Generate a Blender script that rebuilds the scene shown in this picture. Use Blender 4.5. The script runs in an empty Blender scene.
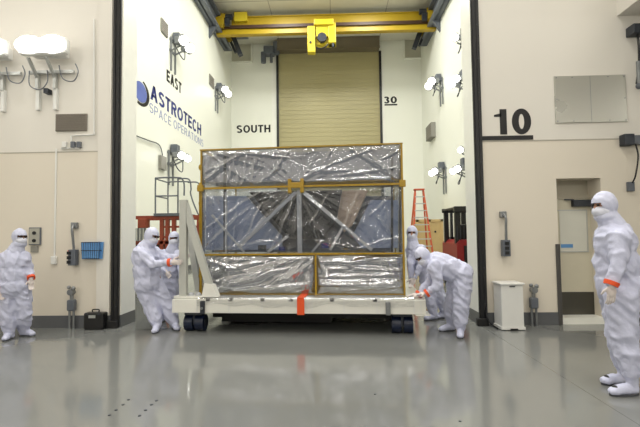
import bpy, bmesh, math, random
from mathutils import Vector, Matrix, noise
random.seed(7)
SC = bpy.context.scene
COL = SC.collection
PI = math.pi
# ------------------------------------------------------------------ camera
F = 430.0; CX, CY = 320.0, 213.5
CAM = Vector((0, 0, 1.5))
th, ps, ph = math.atan(20.1/F), 13.1/F, 0.0125
fw = Vector((-math.sin(ps)*math.cos(th), math.cos(ps)*math.cos(th), math.sin(th)))
r0 = Vector((math.cos(ps), math.sin(ps), 0)); u0 = r0.cross(fw)
RT = r0*math.cos(ph) - u0*math.sin(ph); UP = r0*math.sin(ph) + u0*math.cos(ph)
cd = bpy.data.cameras.new('camera'); cam = bpy.data.objects.new('camera', cd); COL.objects.link(cam)
cd.sensor_width = 36; cd.lens = F/640*36; cd.clip_start = .05; cd.clip_end = 200
m = Matrix((RT, UP, -fw)).transposed().to_4x4(); m.translation = CAM; cam.matrix_world = m
SC.camera = cam
def ray(px, py): return fw + RT*((px-CX)/F) + UP*((CY-py)/F)
def onplane(px, py, p, n):
    d = ray(px, py); return CAM + d*((Vector(p)-CAM).dot(Vector(n))/d.dot(Vector(n)))
def onY(px, py, Y): return onplane(px, py, (0, Y, 0), (0, 1, 0))
def onX(px, py, X): return onplane(px, py, (X, 0, 0), (1, 0, 0))
def onZ(px, py, Z=0): return onplane(px, py, (0, 0, Z), (0, 0, 1))
# ------------------------------------------------------------------ room numbers
FW = 7.05; TH = .53
XL = onY(120.5, 213, FW).x; XR = onY(477, 213, FW).x
XE, XW, YS, ZC = -6.3, 5.6, 26.5, 13.5
# ------------------------------------------------------------------ materials
def lin(c): return tuple(((v/255)/12.92 if v/255 <= .04045 else ((v/255+.055)/1.055)**2.4) for v in c)
MATS = {}
def mat(name, rgb, rough=.5, metal=0, nscale=8, namp=.04, bump=0, bscale=30, emit=0, coat=0, rvar=0):
    if name in MATS: return MATS[name]
    M = bpy.data.materials.new(name); M.use_nodes = True; MATS[name] = M
    nt = M.node_tree; b = nt.nodes['Principled BSDF']; L = nt.links
    c = lin(rgb)
    tc = nt.nodes.new('ShaderNodeTexCoord'); n = nt.nodes.new('ShaderNodeTexNoise')
    n.inputs['Scale'].default_value = nscale; n.inputs['Detail'].default_value = 4
    L.new(tc.outputs['Object'], n.inputs['Vector'])
    mx = nt.nodes.new('ShaderNodeMix'); mx.data_type = 'RGBA'
    mx.inputs[6].default_value = (*[v*(1-namp) for v in c], 1); mx.inputs[7].default_value = (*[min(1, v*(1+namp)) for v in c], 1)
    L.new(n.outputs['Fac'], mx.inputs[0]); L.new(mx.outputs[2], b.inputs['Base Color'])
    b.inputs['Roughness'].default_value = rough; b.inputs['Metallic'].default_value = metal
    if coat: b.inputs['Coat Weight'].default_value = coat; b.inputs['Coat Roughness'].default_value = .08
    if emit:
        b.inputs['Emission Color'].default_value = (1, .98, .93, 1); b.inputs['Emission Strength'].default_value = emit
    if rvar:
        mr = nt.nodes.new('ShaderNodeMapRange'); mr.inputs[3].default_value = rough-rvar; mr.inputs[4].default_value = rough+rvar
        L.new(n.outputs['Fac'], mr.inputs[0]); L.new(mr.outputs[0], b.inputs['Roughness'])
    if bump:
        n2 = nt.nodes.new('ShaderNodeTexNoise'); n2.inputs['Scale'].default_value = bscale; n2.inputs['Detail'].default_value = 5
        L.new(tc.outputs['Object'], n2.inputs['Vector'])
        bp = nt.nodes.new('ShaderNodeBump'); bp.inputs['Strength'].default_value = bump; bp.inputs['Distance'].default_value = .02
        L.new(n2.outputs['Fac'], bp.inputs['Height']); L.new(bp.outputs[0], b.inputs['Normal'])
    return M
m_wall = mat('wall_paint_warm', (223, 215, 200), .42, nscale=.7, namp=.02)
m_wallu = mat('wall_paint_upper', (223, 219, 210), .42, nscale=.7, namp=.02)
m_bay = mat('bay_wall_white', (236, 237, 226), .42, nscale=.4, namp=.015)
m_ceil = mat('ceiling_panel', (222, 219, 203), .5, nscale=1, namp=.03)
m_base = mat('grey_cove', (92, 94, 97), .35)
m_jamb = mat('jamb_white', (240, 240, 232), .35)
m_black = mat('black_seal', (22, 22, 25), .4)
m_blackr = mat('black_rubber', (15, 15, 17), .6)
m_bkplastic = mat('black_plastic', (20, 20, 22), .35)
m_ink = mat('black_lettering', (18, 18, 20), .5)
m_navy = mat('navy_lettering', (30, 44, 120), .5)
m_lblue = mat('pale_lettering', (128, 140, 190), .5)
m_globe = mat('globe_blue', (92, 108, 175), .4, nscale=2, namp=.35)
m_yel = mat('crane_yellow', (174, 146, 20), .45, nscale=4, namp=.08)
m_yel2 = mat('hoist_yellow', (206, 184, 36), .45, nscale=4, namp=.06)
m_tape = mat('amber_tape', (160, 128, 20), .35, nscale=20, namp=.3, bump=.3)
m_brown = mat('dark_brown_rail', (60, 36, 22), .5)
m_steel = mat('galvanised_steel', (135, 138, 140), .4, .6, namp=.15)
m_gsteel = mat('painted_grey_steel', (95, 100, 108), .45, namp=.1)
m_dsteel = mat('dark_steel', (52, 56, 64), .45, .3)
m_brushed = mat('brushed_panel', (180, 179, 170), .28, .5, nscale=1.2, namp=.05, rvar=.03)
m_vent = mat('vent_grey', (125, 118, 108), .6, bump=.3)
m_ventb = mat('bay_vent_grey', (138, 136, 128), .6, bump=.3)
m_whitem = mat('white_enamel', (226, 226, 222), .3, namp=.02)
m_trol = mat('trolley_white', (230, 229, 221), .32, namp=.04, bump=.05, bscale=8)
m_post = mat('brace_grey_white', (186, 187, 180), .4, namp=.05)
m_orange = mat('orange_strap', (228, 84, 34), .5)
m_blue = mat('blue_basket', (96, 150, 205), .4)
m_bluewheel = mat('blue_wheel', (14, 26, 52), .35)
m_redor = mat('rust_orange_steel', (142, 62, 40), .45, namp=.15)
m_red = mat('forklift_red', (128, 20, 24), .35)
m_lad = mat('ladder_orange', (190, 84, 50), .45)
m_alu = mat('aluminium', (190, 192, 190), .35, .6)
m_ply = mat('plywood', (198, 172, 120), .6, nscale=5, namp=.12)
m_rolld = mat('tan_curtain', (166, 157, 114), .45, nscale=.5, namp=.04)
m_rollh = mat('tan_hood', (112, 102, 82), .5)
m_door = mat('door_cream', (208, 202, 182), .4)
m_frame = mat('door_frame_taupe', (178, 171, 154), .45)
m_glass_w = mat('frosted_pane', (214, 214, 204), .15, namp=.05, nscale=3)
m_kick = mat('kick_plate', (88, 86, 80), .28, .7)
m_skin = mat('skin', (170, 122, 100), .5)
m_skin2 = mat('skin_deep', (120, 78, 58), .5)
m_eye = mat('eye_dark', (30, 22, 20), .2)
m_suit = mat('coverall_fabric', (198, 201, 224), .62, nscale=6, namp=.03, bump=.7, bscale=11)
m_hood = mat('hood_fabric', (201, 204, 226), .62, nscale=6, namp=.03, bump=.3, bscale=22)
m_mask = mat('mask_fabric', (214, 216, 230), .7, bump=.1)
m_glove = mat('latex_glove', (214, 204, 200), .45)
m_glovew = mat('white_glove', (236, 236, 228), .5)
m_sole = mat('grey_sole', (70, 72, 78), .6)
m_lens = mat('flood_lens', (255, 255, 250), .3, emit=9)
m_lens2 = mat('airlock_lens', (255, 255, 250), .3, emit=9)
m_inner = mat('payload_grey', (116, 120, 130), .4, .3, nscale=2, namp=.15)
m_pblue = mat('payload_pale_blue', (140, 152, 178), .35, nscale=2.5, namp=.18)
m_pdark = mat('payload_charcoal', (14, 14, 18), .45)
m_ptan = mat('payload_tan', (176, 156, 138), .45)
m_strut = mat('payload_strut', (176, 178, 182), .35, .2)
m_seam = mat('seam_taupe', (176, 170, 158), .6)  # taupe line colour for wall and ceiling panel joints
# floor: polished grey epoxy with a joint and faint mottling
def floor_mat():
    M = bpy.data.materials.new('grey_epoxy_floor'); M.use_nodes = True; nt = M.node_tree; L = nt.links; b = nt.nodes['Principled BSDF']
    g = nt.nodes.new('ShaderNodeNewGeometry'); n = nt.nodes.new('ShaderNodeTexNoise'); n.inputs['Scale'].default_value = .6; n.inputs['Detail'].default_value = 5
    L.new(g.outputs['Position'], n.inputs['Vector'])
    mx = nt.nodes.new('ShaderNodeMix'); mx.data_type = 'RGBA'
    mx.inputs[6].default_value = (*lin((110, 112, 110)), 1); mx.inputs[7].default_value = (*lin((126, 127, 124)), 1)
    L.new(n.outputs['Fac'], mx.inputs[0])
    sx = nt.nodes.new('ShaderNodeSeparateXYZ'); L.new(g.outputs['Position'], sx.inputs[0])
    a = nt.nodes.new('ShaderNodeMath'); a.operation = 'SUBTRACT'; a.inputs[1].default_value = 2.33; L.new(sx.outputs[0], a.inputs[0])
    ab = nt.nodes.new('ShaderNodeMath'); ab.operation = 'ABSOLUTE'; L.new(a.outputs[0], ab.inputs[0])
    lt = nt.nodes.new('ShaderNodeMath'); lt.operation = 'LESS_THAN'; lt.inputs[1].default_value = .003; L.new(ab.outputs[0], lt.inputs[0])
    m2 = nt.nodes.new('ShaderNodeMix'); m2.data_type = 'RGBA'; L.new(lt.outputs[0], m2.inputs[0]); L.new(mx.outputs[2], m2.inputs[6]); m2.inputs[7].default_value = (*lin((84, 84, 82)), 1)
    L.new(m2.outputs[2], b.inputs['Base Color'])
    n2 = nt.nodes.new('ShaderNodeTexNoise'); n2.inputs['Scale'].default_value = 2.2; n2.inputs['Detail'].default_value = 3; L.new(g.outputs['Position'], n2.inputs['Vector'])
    mr = nt.nodes.new('ShaderNodeMapRange'); mr.inputs[3].default_value = .05; mr.inputs[4].default_value = .15; L.new(n2.outputs['Fac'], mr.inputs[0]); L.new(mr.outputs[0], b.inputs['Roughness'])
    bp = nt.nodes.new('ShaderNodeBump'); bp.inputs['Strength'].default_value = .12; bp.inputs['Distance'].default_value = .01
    n3 = nt.nodes.new('ShaderNodeTexNoise'); n3.inputs['Scale'].default_value = 3.5; L.new(g.outputs['Position'], n3.inputs['Vector']); L.new(n3.outputs['Fac'], bp.inputs['Height']); L.new(bp.outputs[0], b.inputs['Normal'])
    b.inputs['Specular IOR Level'].default_value = .62
    return M
m_floor = floor_mat()
def film_mat(name, trans, tint, rough=.1, dif=.35):
    M = bpy.data.materials.new(name); M.use_nodes = True; nt = M.node_tree; L = nt.links; nt.nodes.clear()
    out = nt.nodes.new('ShaderNodeOutputMaterial'); tr = nt.nodes.new('ShaderNodeBsdfTransparent'); tr.inputs[0].default_value = (*tint, 1)
    gl = nt.nodes.new('ShaderNodeBsdfGlossy'); gl.inputs['Roughness'].default_value = rough; gl.inputs['Color'].default_value = (.93, .94, .97, 1)
    df = nt.nodes.new('ShaderNodeBsdfDiffuse'); df.inputs[0].default_value = (.22, .24, .28, 1)
    tc = nt.nodes.new('ShaderNodeTexCoord'); n = nt.nodes.new('ShaderNodeTexNoise'); n.inputs['Scale'].default_value = 5; n.inputs['Detail'].default_value = 6; n.inputs['Distortion'].default_value = 1.2
    L.new(tc.outputs['Object'], n.inputs['Vector'])
    bp = nt.nodes.new('ShaderNodeBump'); bp.inputs['Strength'].default_value = .5; bp.inputs['Distance'].default_value = .02
    L.new(n.outputs['Fac'], bp.inputs['Height']); L.new(bp.outputs[0], gl.inputs['Normal'])
    m1 = nt.nodes.new('ShaderNodeMixShader'); m1.inputs[0].default_value = dif; L.new(gl.outputs[0], m1.inputs[1]); L.new(df.outputs[0], m1.inputs[2])
    lw = nt.nodes.new('ShaderNodeLayerWeight'); lw.inputs[0].default_value = .35; L.new(bp.outputs[0], lw.inputs['Normal'])
    mr = nt.nodes.new('ShaderNodeMapRange'); mr.inputs[3].default_value = 1-trans; mr.inputs[4].default_value = .97; L.new(lw.outputs['Facing'], mr.inputs[0])
    m2 = nt.nodes.new('ShaderNodeMixShader'); L.new(mr.outputs[0], m2.inputs[0]); L.new(tr.outputs[0], m2.inputs[1]); L.new(m1.outputs[0], m2.inputs[2])
    L.new(m2.outputs[0], out.inputs[0]); return M
m_film = film_mat('clear_film', .80, (.84, .86, .9), .12, .1)
m_filmid = film_mat('clear_film_middle', .93, (.82, .84, .88), .1, .06)
m_filmlo = film_mat('silvery_film', .6, (.72, .74, .78), .12, .15)
# ------------------------------------------------------------------ builders
class MB:
    def __init__(s): s.bm = bmesh.new()
    def box(s, a, b, bev=0):
        a, b = Vector(a), Vector(b); c = (a+b)/2; d = b-a
        mt = Matrix.Translation(c) @ Matrix.Diagonal((*[max(abs(v), 1e-4) for v in d], 1))
        r = bmesh.ops.create_cube(s.bm, size=1, matrix=mt)
        if bev:
            es = list({e for v in r['verts'] for e in v.link_edges})
            bmesh.ops.bevel(s.bm, geom=es, offset=bev, segments=2, affect='EDGES', profile=.5)
        return s
    def cyl(s, p0, p1, r, r2=None, seg=12):
        p0, p1 = Vector(p0), Vector(p1); d = p1-p0
        mt = Matrix.Translation((p0+p1)/2) @ d.to_track_quat('Z', 'Y').to_matrix().to_4x4()
        bmesh.ops.create_cone(s.bm, cap_ends=True, segments=seg, radius1=r, radius2=r if r2 is None else r2, depth=d.length, matrix=mt); return s
    def bar(s, p0, p1, w, t, upv=(0, 0, 1)):
        p0, p1 = Vector(p0), Vector(p1); z = (p1-p0).normalized(); x = Vector(upv).cross(z)
        if x.length < 1e-3: x = Vector((1, 0, 0))
        x.normalize(); y = z.cross(x)
        mt = Matrix((x*w, y*t, z*(p1-p0).length)).transposed().to_4x4(); mt.translation = (p0+p1)/2
        bmesh.ops.create_cube(s.bm, size=1, matrix=mt); return s
    def sph(s, c, r, seg=16):
        r = r if hasattr(r, '__len__') else (r, r, r)
        bmesh.ops.create_uvsphere(s.bm, u_segments=seg, v_segments=seg//2+2, radius=1, matrix=Matrix.Translation(c) @ Matrix.Diagonal((*r, 1))); return s
    def tube(s, pts, r, seg=8):
        pts = [Vector(p) for p in pts]; rings = []
        for i, p in enumerate(pts):
            t = (pts[min(i+1, len(pts)-1)]-pts[max(i-1, 0)]).normalized()
            q = t.to_track_quat('Z', 'Y')
            rings.append([s.bm.verts.new(p + q @ Vector((r*math.cos(2*PI*k/seg), r*math.sin(2*PI*k/seg), 0))) for k in range(seg)])
        for a, b in zip(rings, rings[1:]):
            # align ring b to ring a
            o = min(range(seg), key=lambda k: (b[k].co-a[0].co).length)
            for k in range(seg):
                s.bm.faces.new((a[k], a[(k+1) % seg], b[(k+1+o) % seg], b[(k+o) % seg]))
        s.bm.faces.new(rings[0][::-1]); s.bm.faces.new(rings[-1]); return s
    def prism(s, poly, y0, y1):      # polygon in XZ extruded along Y
        a = [s.bm.verts.new((x, y0, z)) for x, z in poly]; b = [s.bm.verts.new((x, y1, z)) for x, z in poly]
        s.bm.faces.new(a); s.bm.faces.new(b[::-1]); n = len(a)
        for i in range(n): s.bm.faces.new((a[i], b[i], b[(i+1) % n], a[(i+1) % n]))
        return s
    def build(s, name, material, parent=None, loc=None, rotz=0, smooth=False):
        bmesh.ops.recalc_face_normals(s.bm, faces=s.bm.faces)
        me = bpy.data.meshes.new(name); s.bm.to_mesh(me); s.bm.free()
        me.materials.append(material)
        if smooth: me.shade_smooth()
        o = bpy.data.objects.new(name, me); COL.objects.link(o)
        if parent: o.parent = parent
        if loc is not None: o.location = loc; o.rotation_euler = (0, 0, rotz)
        return o
def tag(o, label, cat, group=None):
    o['label'] = label; o['category'] = cat
    if group: o['group'] = group
    return o
def thing(name, label, cat, loc=(0, 0, 0), rotz=0, group=None):
    o = bpy.data.objects.new(name, None); COL.objects.link(o); o.empty_display_size = .1
    o.location = loc; o.rotation_euler = (0, 0, rotz); return tag(o, label, cat, group)
def struct(o, kind='structure'): o['kind'] = kind; return o
def sbox(name, a, b, material): return struct(MB().box(a, b).build(name, material))
def curvepts(pts, n=8):
    pts = [Vector(p) for p in pts]; P = [pts[0]]+pts+[pts[-1]]; out = []
    for i in range(1, len(P)-2):
        for k in range(n):
            t = k/n; a, b, c, d = P[i-1], P[i], P[i+1], P[i+2]
            out.append(.5*((2*b)+(-a+c)*t+(2*a-5*b+4*c-d)*t*t+(-a+3*b-3*c+d)*t**3))
    out.append(pts[-1]); return out
# ------------------------------------------------------------------ the room
X0, X1, Y0r, ZN = -9.2, 9.2, -7.0, 14.0
sbox('floor', (X0, Y0r, -.2), (X1, YS+.4, 0), m_floor)
zs_l = onY(60, 152, FW).z
sbox('wall_front_left', (X0, FW, 0), (XL, FW+TH, zs_l), m_wall)
sbox('wall_front_left_upper', (X0, FW, zs_l), (XL, FW+TH, ZN), m_wallu)
zs_r = onY(560, 140, FW).z
# door recess on the right
dl = onY(558.5, 240, FW).x; dr = onY(603, 240, FW).x; dz = onY(560, 178.5, FW).z
w = MB(); w.box((XR, FW, 0), (dl, FW+TH, zs_r)); w.box((dr, FW, 0), (X1, FW+TH, zs_r)); w.box((dl, FW, dz), (dr, FW+TH, zs_r))
struct(w.build('wall_front_right', m_wall))
sbox('wall_front_right_upper', (XR, FW, zs_r), (X1, FW+TH, ZN), m_wallu)
sbox('wall_front_lintel', (XL, FW, 12.6), (XR, FW+TH, ZN), m_wallu)
sbox('wall_rear', (X0, Y0r-.2, 0), (X1, Y0r, ZN), m_wallu)
sbox('wall_left', (X0-.2, Y0r, 0), (X0, FW+TH, ZN), m_wallu)
sbox('wall_right', (X1, Y0r, 0), (X1+.2, FW+TH, ZN), m_wallu)
sbox('ceiling_airlock', (X0, Y0r, ZN), (X1, FW+TH, ZN+.2), m_ceil)
YB = FW+TH
sbox('wall_east', (XE-.2, YB, 0), (XE, YS, ZC), m_bay)
sbox('wall_west', (XW, YB, 0), (XW+.2, YS, ZC), m_bay)
sbox('wall_south', (XE-.2, YS, 0), (XW+.2, YS+.2, ZC+.5), m_bay)
sbox('ceiling', (XE-.2, YB, ZC), (XW+.2, YS, ZC+.2), m_ceil)
sbox('wall_bay_front', (XL+.001, YB-.05, 12.6), (XR, YB, ZC), m_bay)
# ceiling seams
c = MB()
for y in (14, 16.5, 19, 21.5, 24): c.box((XE, y-.02, ZC-.012), (XW, y+.02, ZC))
for x in (-3.2, .0, 3.0): c.box((x-.02, YB, ZC-.012), (x+.02, YS, ZC))
struct(c.build('trim_ceiling_seams', m_seam))
# wall seams and pocket strip
sbox('trim_seam_left', (X0, FW-.006, zs_l-.008), (XL, FW, zs_l+.008), m_seam)
sbox('trim_seam_right', (XR, FW-.006, zs_r-.008), (X1, FW, zs_r+.008), m_seam)
xa, xb = onY(98, 213, FW).x, onY(111, 213, FW).x
sbox('trim_left_pilaster', (xa, FW-.03, .2), (xb, FW, ZN), m_wallu)
# soffit and shallow recess far right
xs = onY(619, 60, FW).x; zso = onY(619, 16, FW).z
sbox('wall_soffit', (xs, FW-5.5, zso), (X1, FW, zso+3), m_wallu)
# jamb facing
sbox('trim_jamb_left', (XL, FW+.02, .2), (XL+.012, YB, 12.6), m_jamb)
sbox('trim_jamb_right', (XR-.012, FW+.02, .2), (XR, YB, 12.6), m_jamb)
# cove base
H = .2
sbox('baseboard_left', (X0, FW-.02, 0), (XL, FW, H), m_base)
sbox('baseboard_jamb_left', (XL, FW, 0), (XL+.02, YB, H), m_base)
sbox('baseboard_right', (XR, FW-.02, 0), (dl, FW, H), m_base)
sbox('baseboard_far_right', (dr, FW-.02, 0), (X1, FW, H), m_base)
sbox('baseboard_jamb_right', (XR-.02, FW, 0), (XR, YB, H), m_base)
sbox('baseboard_east', (XE, YB, 0), (XE+.02, YS, H), m_base)
sbox('baseboard_west', (XW-.02, YB, 0), (XW, YS, H), m_base)
# black seal rails on the opening edges
def seal(n, x0, x1, foot):
    b = MB().box((x0, FW-.035, .03), (x1, FW, 12.6)); b.box((x0+.02, FW-.05, .03), (x0+.045, FW-.035, 12.6)); b.box((x1-.05, FW-.045, .03), (x1-.02, FW-.035, 12.6))
    o = struct(b.build(n, m_black))
    d = MB()
    for k in range(22): d.cyl((x1-.035, FW-.055, .35+k*.57), (x1-.035, FW-.04, .35+k*.57), .009)
    d.build('rail_bolts', m_dsteel, o)
    b = MB().box((x0-.045, FW-.09, 0), (x1, FW-.0, .12), .01); b.build('rail_foot', m_blackr, o)
seal('trim_1', XL-.135, XL, 1); seal('trim_2', XR-.02, XR+.11, 1)
# personnel door in its recess
ry = FW+.38
dd = MB(); dd.box((dl, ry-.02, 0), (dr, ry+.02, dz)); back = struct(dd.build('wall_door_recess', m_frame))
y_ = ry-.03
q = lambda px, py, yy=y_: onY(px, py, yy)
dtop = q(575, 199).z; dxl = dl+.02; dxr = q(592, 240).x
door = MB().box((dxl, y_-.04, .06), (dxr, y_, dtop), .004).build('door_1', m_door); struct(door)
fr = MB(); fr.box((dl, y_-.06, 0), (dl+.03, y_+.02, dtop+.06)); fr.box((dxr, y_-.06, 0), (dxr+.05, y_+.02, dtop+.06)); fr.box((dl, y_-.06, dtop), (dxr+.05, y_+.02, dtop+.06))
fr.build('door_frame', m_frame, door)
a, b_ = q(559, 211, y_-.05), q(587.5, 251, y_-.05)
MB().box((a.x, y_-.05, b_.z), (b_.x, y_-.04, a.z)).build('door_window', m_glass_w, door)
g = MB(); t = .02
g.box((a.x-t, y_-.055, b_.z-t), (b_.x+t, y_-.04, b_.z)); g.box((a.x-t, y_-.055, a.z), (b_.x+t, y_-.04, a.z+t)); g.box((b_.x, y_-.055, b_.z), (b_.x+t, y_-.04, a.z))
g.build('window_bead', m_alu, door)
s_ = MB(); p1 = q(561, 246, y_-.06); s_.box((p1.x, y_-.056, p1.z-.03), (p1.x+.2, y_-.052, p1.z+.03)); s_.build('sticker', m_blue, door)
kt = q(575, 292, y_-.05).z
MB().box((dxl+.02, y_-.048, .09), (dxr-.02, y_-.04, kt)).build('kick_plate', m_kick, door)
p1, p2 = q(572, 200, y_-.08), q(591, 206.5, y_-.08)
cl = MB().box((p1.x, y_-.13, p2.z), (p2.x, y_-.04, p1.z), .01); cl.bar((p1.x+.02, y_-.1, p1.z), (p1.x-.12, y_-.06, p1.z+.01), .02, .02); cl.build('door_closer', m_dsteel, door)
MB().box((dl, FW+.02, 0), (dr, ry-.05, .1)).build('door_sill', m_jamb, door)
p1 = q(557, 244, FW-.02); gx = p1.x
tag(MB().box((gx-.02, FW-.03, 0), (gx+.045, FW-.001, p1.z), .008).build('corner_guard', mat('guard_taupe', (74, 72, 70), .5)), 'tall dark taupe corner guard at the left edge of the door recess', 'guard')
# thin curb on the recess right
# ------------------------------------------------------------------ roller door at the back
ra, rb = onY(279, 100, YS).x, onY(379.5, 100, YS).x; rt = onY(330, 53, YS).z
b = MB(); nz = 46
for k in range(nz):
    z0 = rt*k/nz; z1 = rt*(k+1)/nz
    b.prism_y = None
    b.box((ra, YS-.06, z0), (rb, YS-.01, z1-.03), 0); b.box((ra, YS-.045, z1-.03), (rb, YS-.01, z1))
rd = struct(b.build('door_2', m_rolld))
g = MB(); g.box((ra-.14, YS-.16, 0), (ra, YS, rt)); g.box((rb, YS-.16, 0), (rb+.14, YS, rt)); g.build('door_guide', m_black, rd)
g = MB(); g.box((ra-.45, YS-.04, 0), (ra-.14, YS, rt)); g.box((rb+.14, YS-.04, 0), (rb+.3, YS, rt)); g.build('door_casing', m_jamb, rd)
hz = onY(330, 41, YS).z
g = MB().box((ra, YS-.75, rt), (rb, YS, hz), .06); g.box((ra, YS-.8, rt-.06), (rb, YS-.7, rt+.05)); g.build('roller_hood', m_rollh, rd)
def opm(px, py): return onY(px, py, YS-.6)
g = MB(); p = opm(272, 50); g.box((p.x-.5, YS-.8, p.z-.25), (p.x+.1, YS-.1, p.z+.2), .04); g.cyl((p.x-.55, YS-.5, p.z-.1), (p.x-.55, YS-.5, p.z-.75), .16); p = opm(276, 48); g.cyl((p.x, YS-.5, p.z+.4), (p.x, YS-.5, p.z-.35), .2)
g.tube([(p.x-.3, YS-.6, p.z-.3), (p.x-.3, YS-.6, p.z-.9)], .09); g.build('door_operator', m_gsteel, rd)
# beam pockets under the rails on the back wall
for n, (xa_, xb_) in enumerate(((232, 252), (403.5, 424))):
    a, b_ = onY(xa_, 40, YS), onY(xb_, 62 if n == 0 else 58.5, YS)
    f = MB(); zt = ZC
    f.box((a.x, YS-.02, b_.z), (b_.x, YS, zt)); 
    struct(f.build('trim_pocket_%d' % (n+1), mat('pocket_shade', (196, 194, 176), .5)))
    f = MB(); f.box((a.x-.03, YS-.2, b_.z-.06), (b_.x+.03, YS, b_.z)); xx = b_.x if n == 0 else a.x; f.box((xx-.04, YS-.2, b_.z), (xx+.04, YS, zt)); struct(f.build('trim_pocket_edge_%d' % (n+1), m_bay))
# ------------------------------------------------------------------ lettering
def glyph(g, ch, x, w_, t):
    def para(a0, a1, y0, b0, b1, y1): g.append([(x+a0, y0), (x+a1, y0), (x+b1, y1), (x+b0, y1)])
    def rect(a, y0, b, y1): para(a, b, y0, a, b, y1)
    def arc(cx, cy, rx, ry, d0, d1, n=22):
        for k in range(n):
            q_ = []
            for d in (d0+(d1-d0)*k/n, d0+(d1-d0)*(k+1)/n):
                c_, s_ = math.cos(math.radians(d)), math.sin(math.radians(d)); q_.append(((x+cx+rx*c_, cy+ry*s_), (x+cx+(rx-t)*c_, cy+(ry-t*.92)*s_)))
            g.append([q_[0][0], q_[1][0], q_[1][1], q_[0][1]])
    m_ = w_/2
    if ch in 'EHRPN': rect(0, 0, t, 1)
    if ch == 'E': rect(0, 0, w_, t*.9); rect(0, 1-t*.9, w_, 1); rect(0, .5-t*.42, w_*.92, .5+t*.48)
    elif ch == 'H': rect(w_-t, 0, w_, 1); rect(0, .5-t*.45, w_, .5+t*.45)
    elif ch == 'I': rect(0, 0, t, 1)
    elif ch == 'T': rect(m_-t/2, 0, m_+t/2, 1); rect(0, 1-t*.9, w_, 1)
    elif ch == 'A': para(0, t*1.08, 0, m_-t*.54, m_+t*.54, 1); para(w_-t*1.08, w_, 0, m_-t*.54, m_+t*.54, 1); rect(w_*.2, .24, w_*.8, .24+t*.8)
    elif ch == 'N': rect(w_-t, 0, w_, 1); para(w_-t*1.15, w_, 0, 0, t*1.15, 1)
    elif ch in 'RP':
        r = .275 if ch == 'R' else .29; rect(t, 1-t*.92, w_-r, 1); rect(t, 1-2*r, w_-r, 1-2*r+t*.92); arc(w_-r, 1-r, r, r, -90, 90)
        if ch == 'R': para(w_-t*1.15, w_, 0, m_-t*.3, m_+t*.8, 1-2*r+.02)
    elif ch in 'O0': arc(m_, .5, m_, .51, 0, 360, 40)
    elif ch == 'C': arc(m_, .5, m_, .51, 42, 318, 34)
    elif ch == 'U': rect(0, .35, t, 1); rect(w_-t, .35, w_, 1); arc(m_, .35, m_, .36, 180, 360)
    elif ch == 'S': r = .275; arc(m_, 1-r+.01, m_*.96, r, 25, 270); arc(m_, r-.01+t*.04, m_, r+t*.05, 90, -155)
    elif ch == '3': r = .275; arc(m_*.95, 1-r+.01, m_*.93, r, 160, -90); arc(m_, r+.01, m_, r+.02, 90, -160)
    elif ch == '1': rect(w_-t-.06, 0, w_-.06, 1); g.append([(x, .7), (x+w_-t, .7), (x+w_-t, .84), (x, .78)])
WID = dict(A=.76, S=.68, T=.62, R=.7, O=.8, E=.6, C=.74, H=.72, U=.7, P=.66, I=.0, N=.74)
def text_obj(name, s, width, height, material, thick=.19, ext=.004, space=1.0):
    polys = []; x = 0
    for ch in s:
        if ch == ' ': x += .38; continue
        w_ = {'3': .6, '0': .64, '1': .48}.get(ch) or WID[ch] or thick; glyph(polys, ch, x, w_, thick); x += w_+.11*space
    x -= .11*space; g = MB()
    for p in polys:
        p = [q_ for k, q_ in enumerate(p) if q_ != p[k-1]]
        g.prism([(a_/x*width, b_*height) for a_, b_ in p], -ext, 0)
    bmesh.ops.remove_doubles(g.bm, verts=g.bm.verts, dist=1e-5)
    return g.build(name, material)
def wall_text(name, s, L_, R_, h, rotz, material, label, thick, off, space=1.0):
    wd = (Vector(R_)-Vector(L_)).length; o = text_obj(name, s, wd, h, material, thick, space=space)
    o.location = L_; o.rotation_euler = (0, 0, rotz); o.location += Matrix.Rotation(rotz, 3, 'Z') @ Vector((0, -.001, 0))
    return tag(o, label, 'lettering')
a, b_ = onY(236.5, 133, YS), onY(270.5, 132.3, YS); h = onY(253, 125, YS).z-onY(253, 132.6, YS).z; a.z = b_.z = (a.z+b_.z)/2
wall_text('wall_lettering', 'SOUTH', a, b_, h, 0, m_ink, 'black word SOUTH painted on the back wall left of the tan roller door', .215, 0)
a, b_ = onY(383.5, 103.6, YS), onY(397, 103.2, YS); h = onY(390, 96.5, YS).z-onY(390, 103.4, YS).z; a.z = b_.z = (a.z+b_.z)/2
wall_text('wall_lettering', '30', a, b_, h, 0, m_ink, 'black number 30 painted on the back wall right of the roller door', .22, 0)
a, b_ = onY(381, 104.2, YS), onY(397.3, 105.4, YS)
tag(MB().box((a.x, YS-.006, b_.z), (b_.x, YS-.001, a.z)).build('height_mark', m_ink), 'thin black line painted under the number 30', 'marking')
a, b_ = onY(494.5, 134.6, FW), onY(531.5, 134, FW); h = onY(513, 109, FW).z-onY(513, 134.3, FW).z; a.z = b_.z = (a.z+b_.z)/2
wall_text('wall_lettering', '10', a, b_, h, 0, m_ink, 'large black number 10 painted on the wall beside the right door seal', .23, 0)
a, b_ = onY(482, 136.3, FW), onY(533, 139.6, FW)
tag(MB().box((a.x, FW-.012, b_.z), (b_.x, FW-.007, a.z)).build('height_mark', m_ink), 'thick black line painted under the large number 10', 'marking')
def east_text(name, s, pL, pR, hpx, material, label, thick, space=1.0):
    a, b_ = onX(*pL, XE), onX(*pR, XE); z = (a.z+b_.z)/2; mid = ((pL[0]+pR[0])/2, (pL[1]+pR[1])/2)
    h = onX(mid[0], mid[1]-hpx, XE).z-onX(*mid, XE).z; a.z = b_.z = z
    return wall_text(name, s, a+Vector((.003, 0, 0)), b_+Vector((.003, 0, 0)), h, PI/2, material, label, thick, 0, space)
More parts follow.
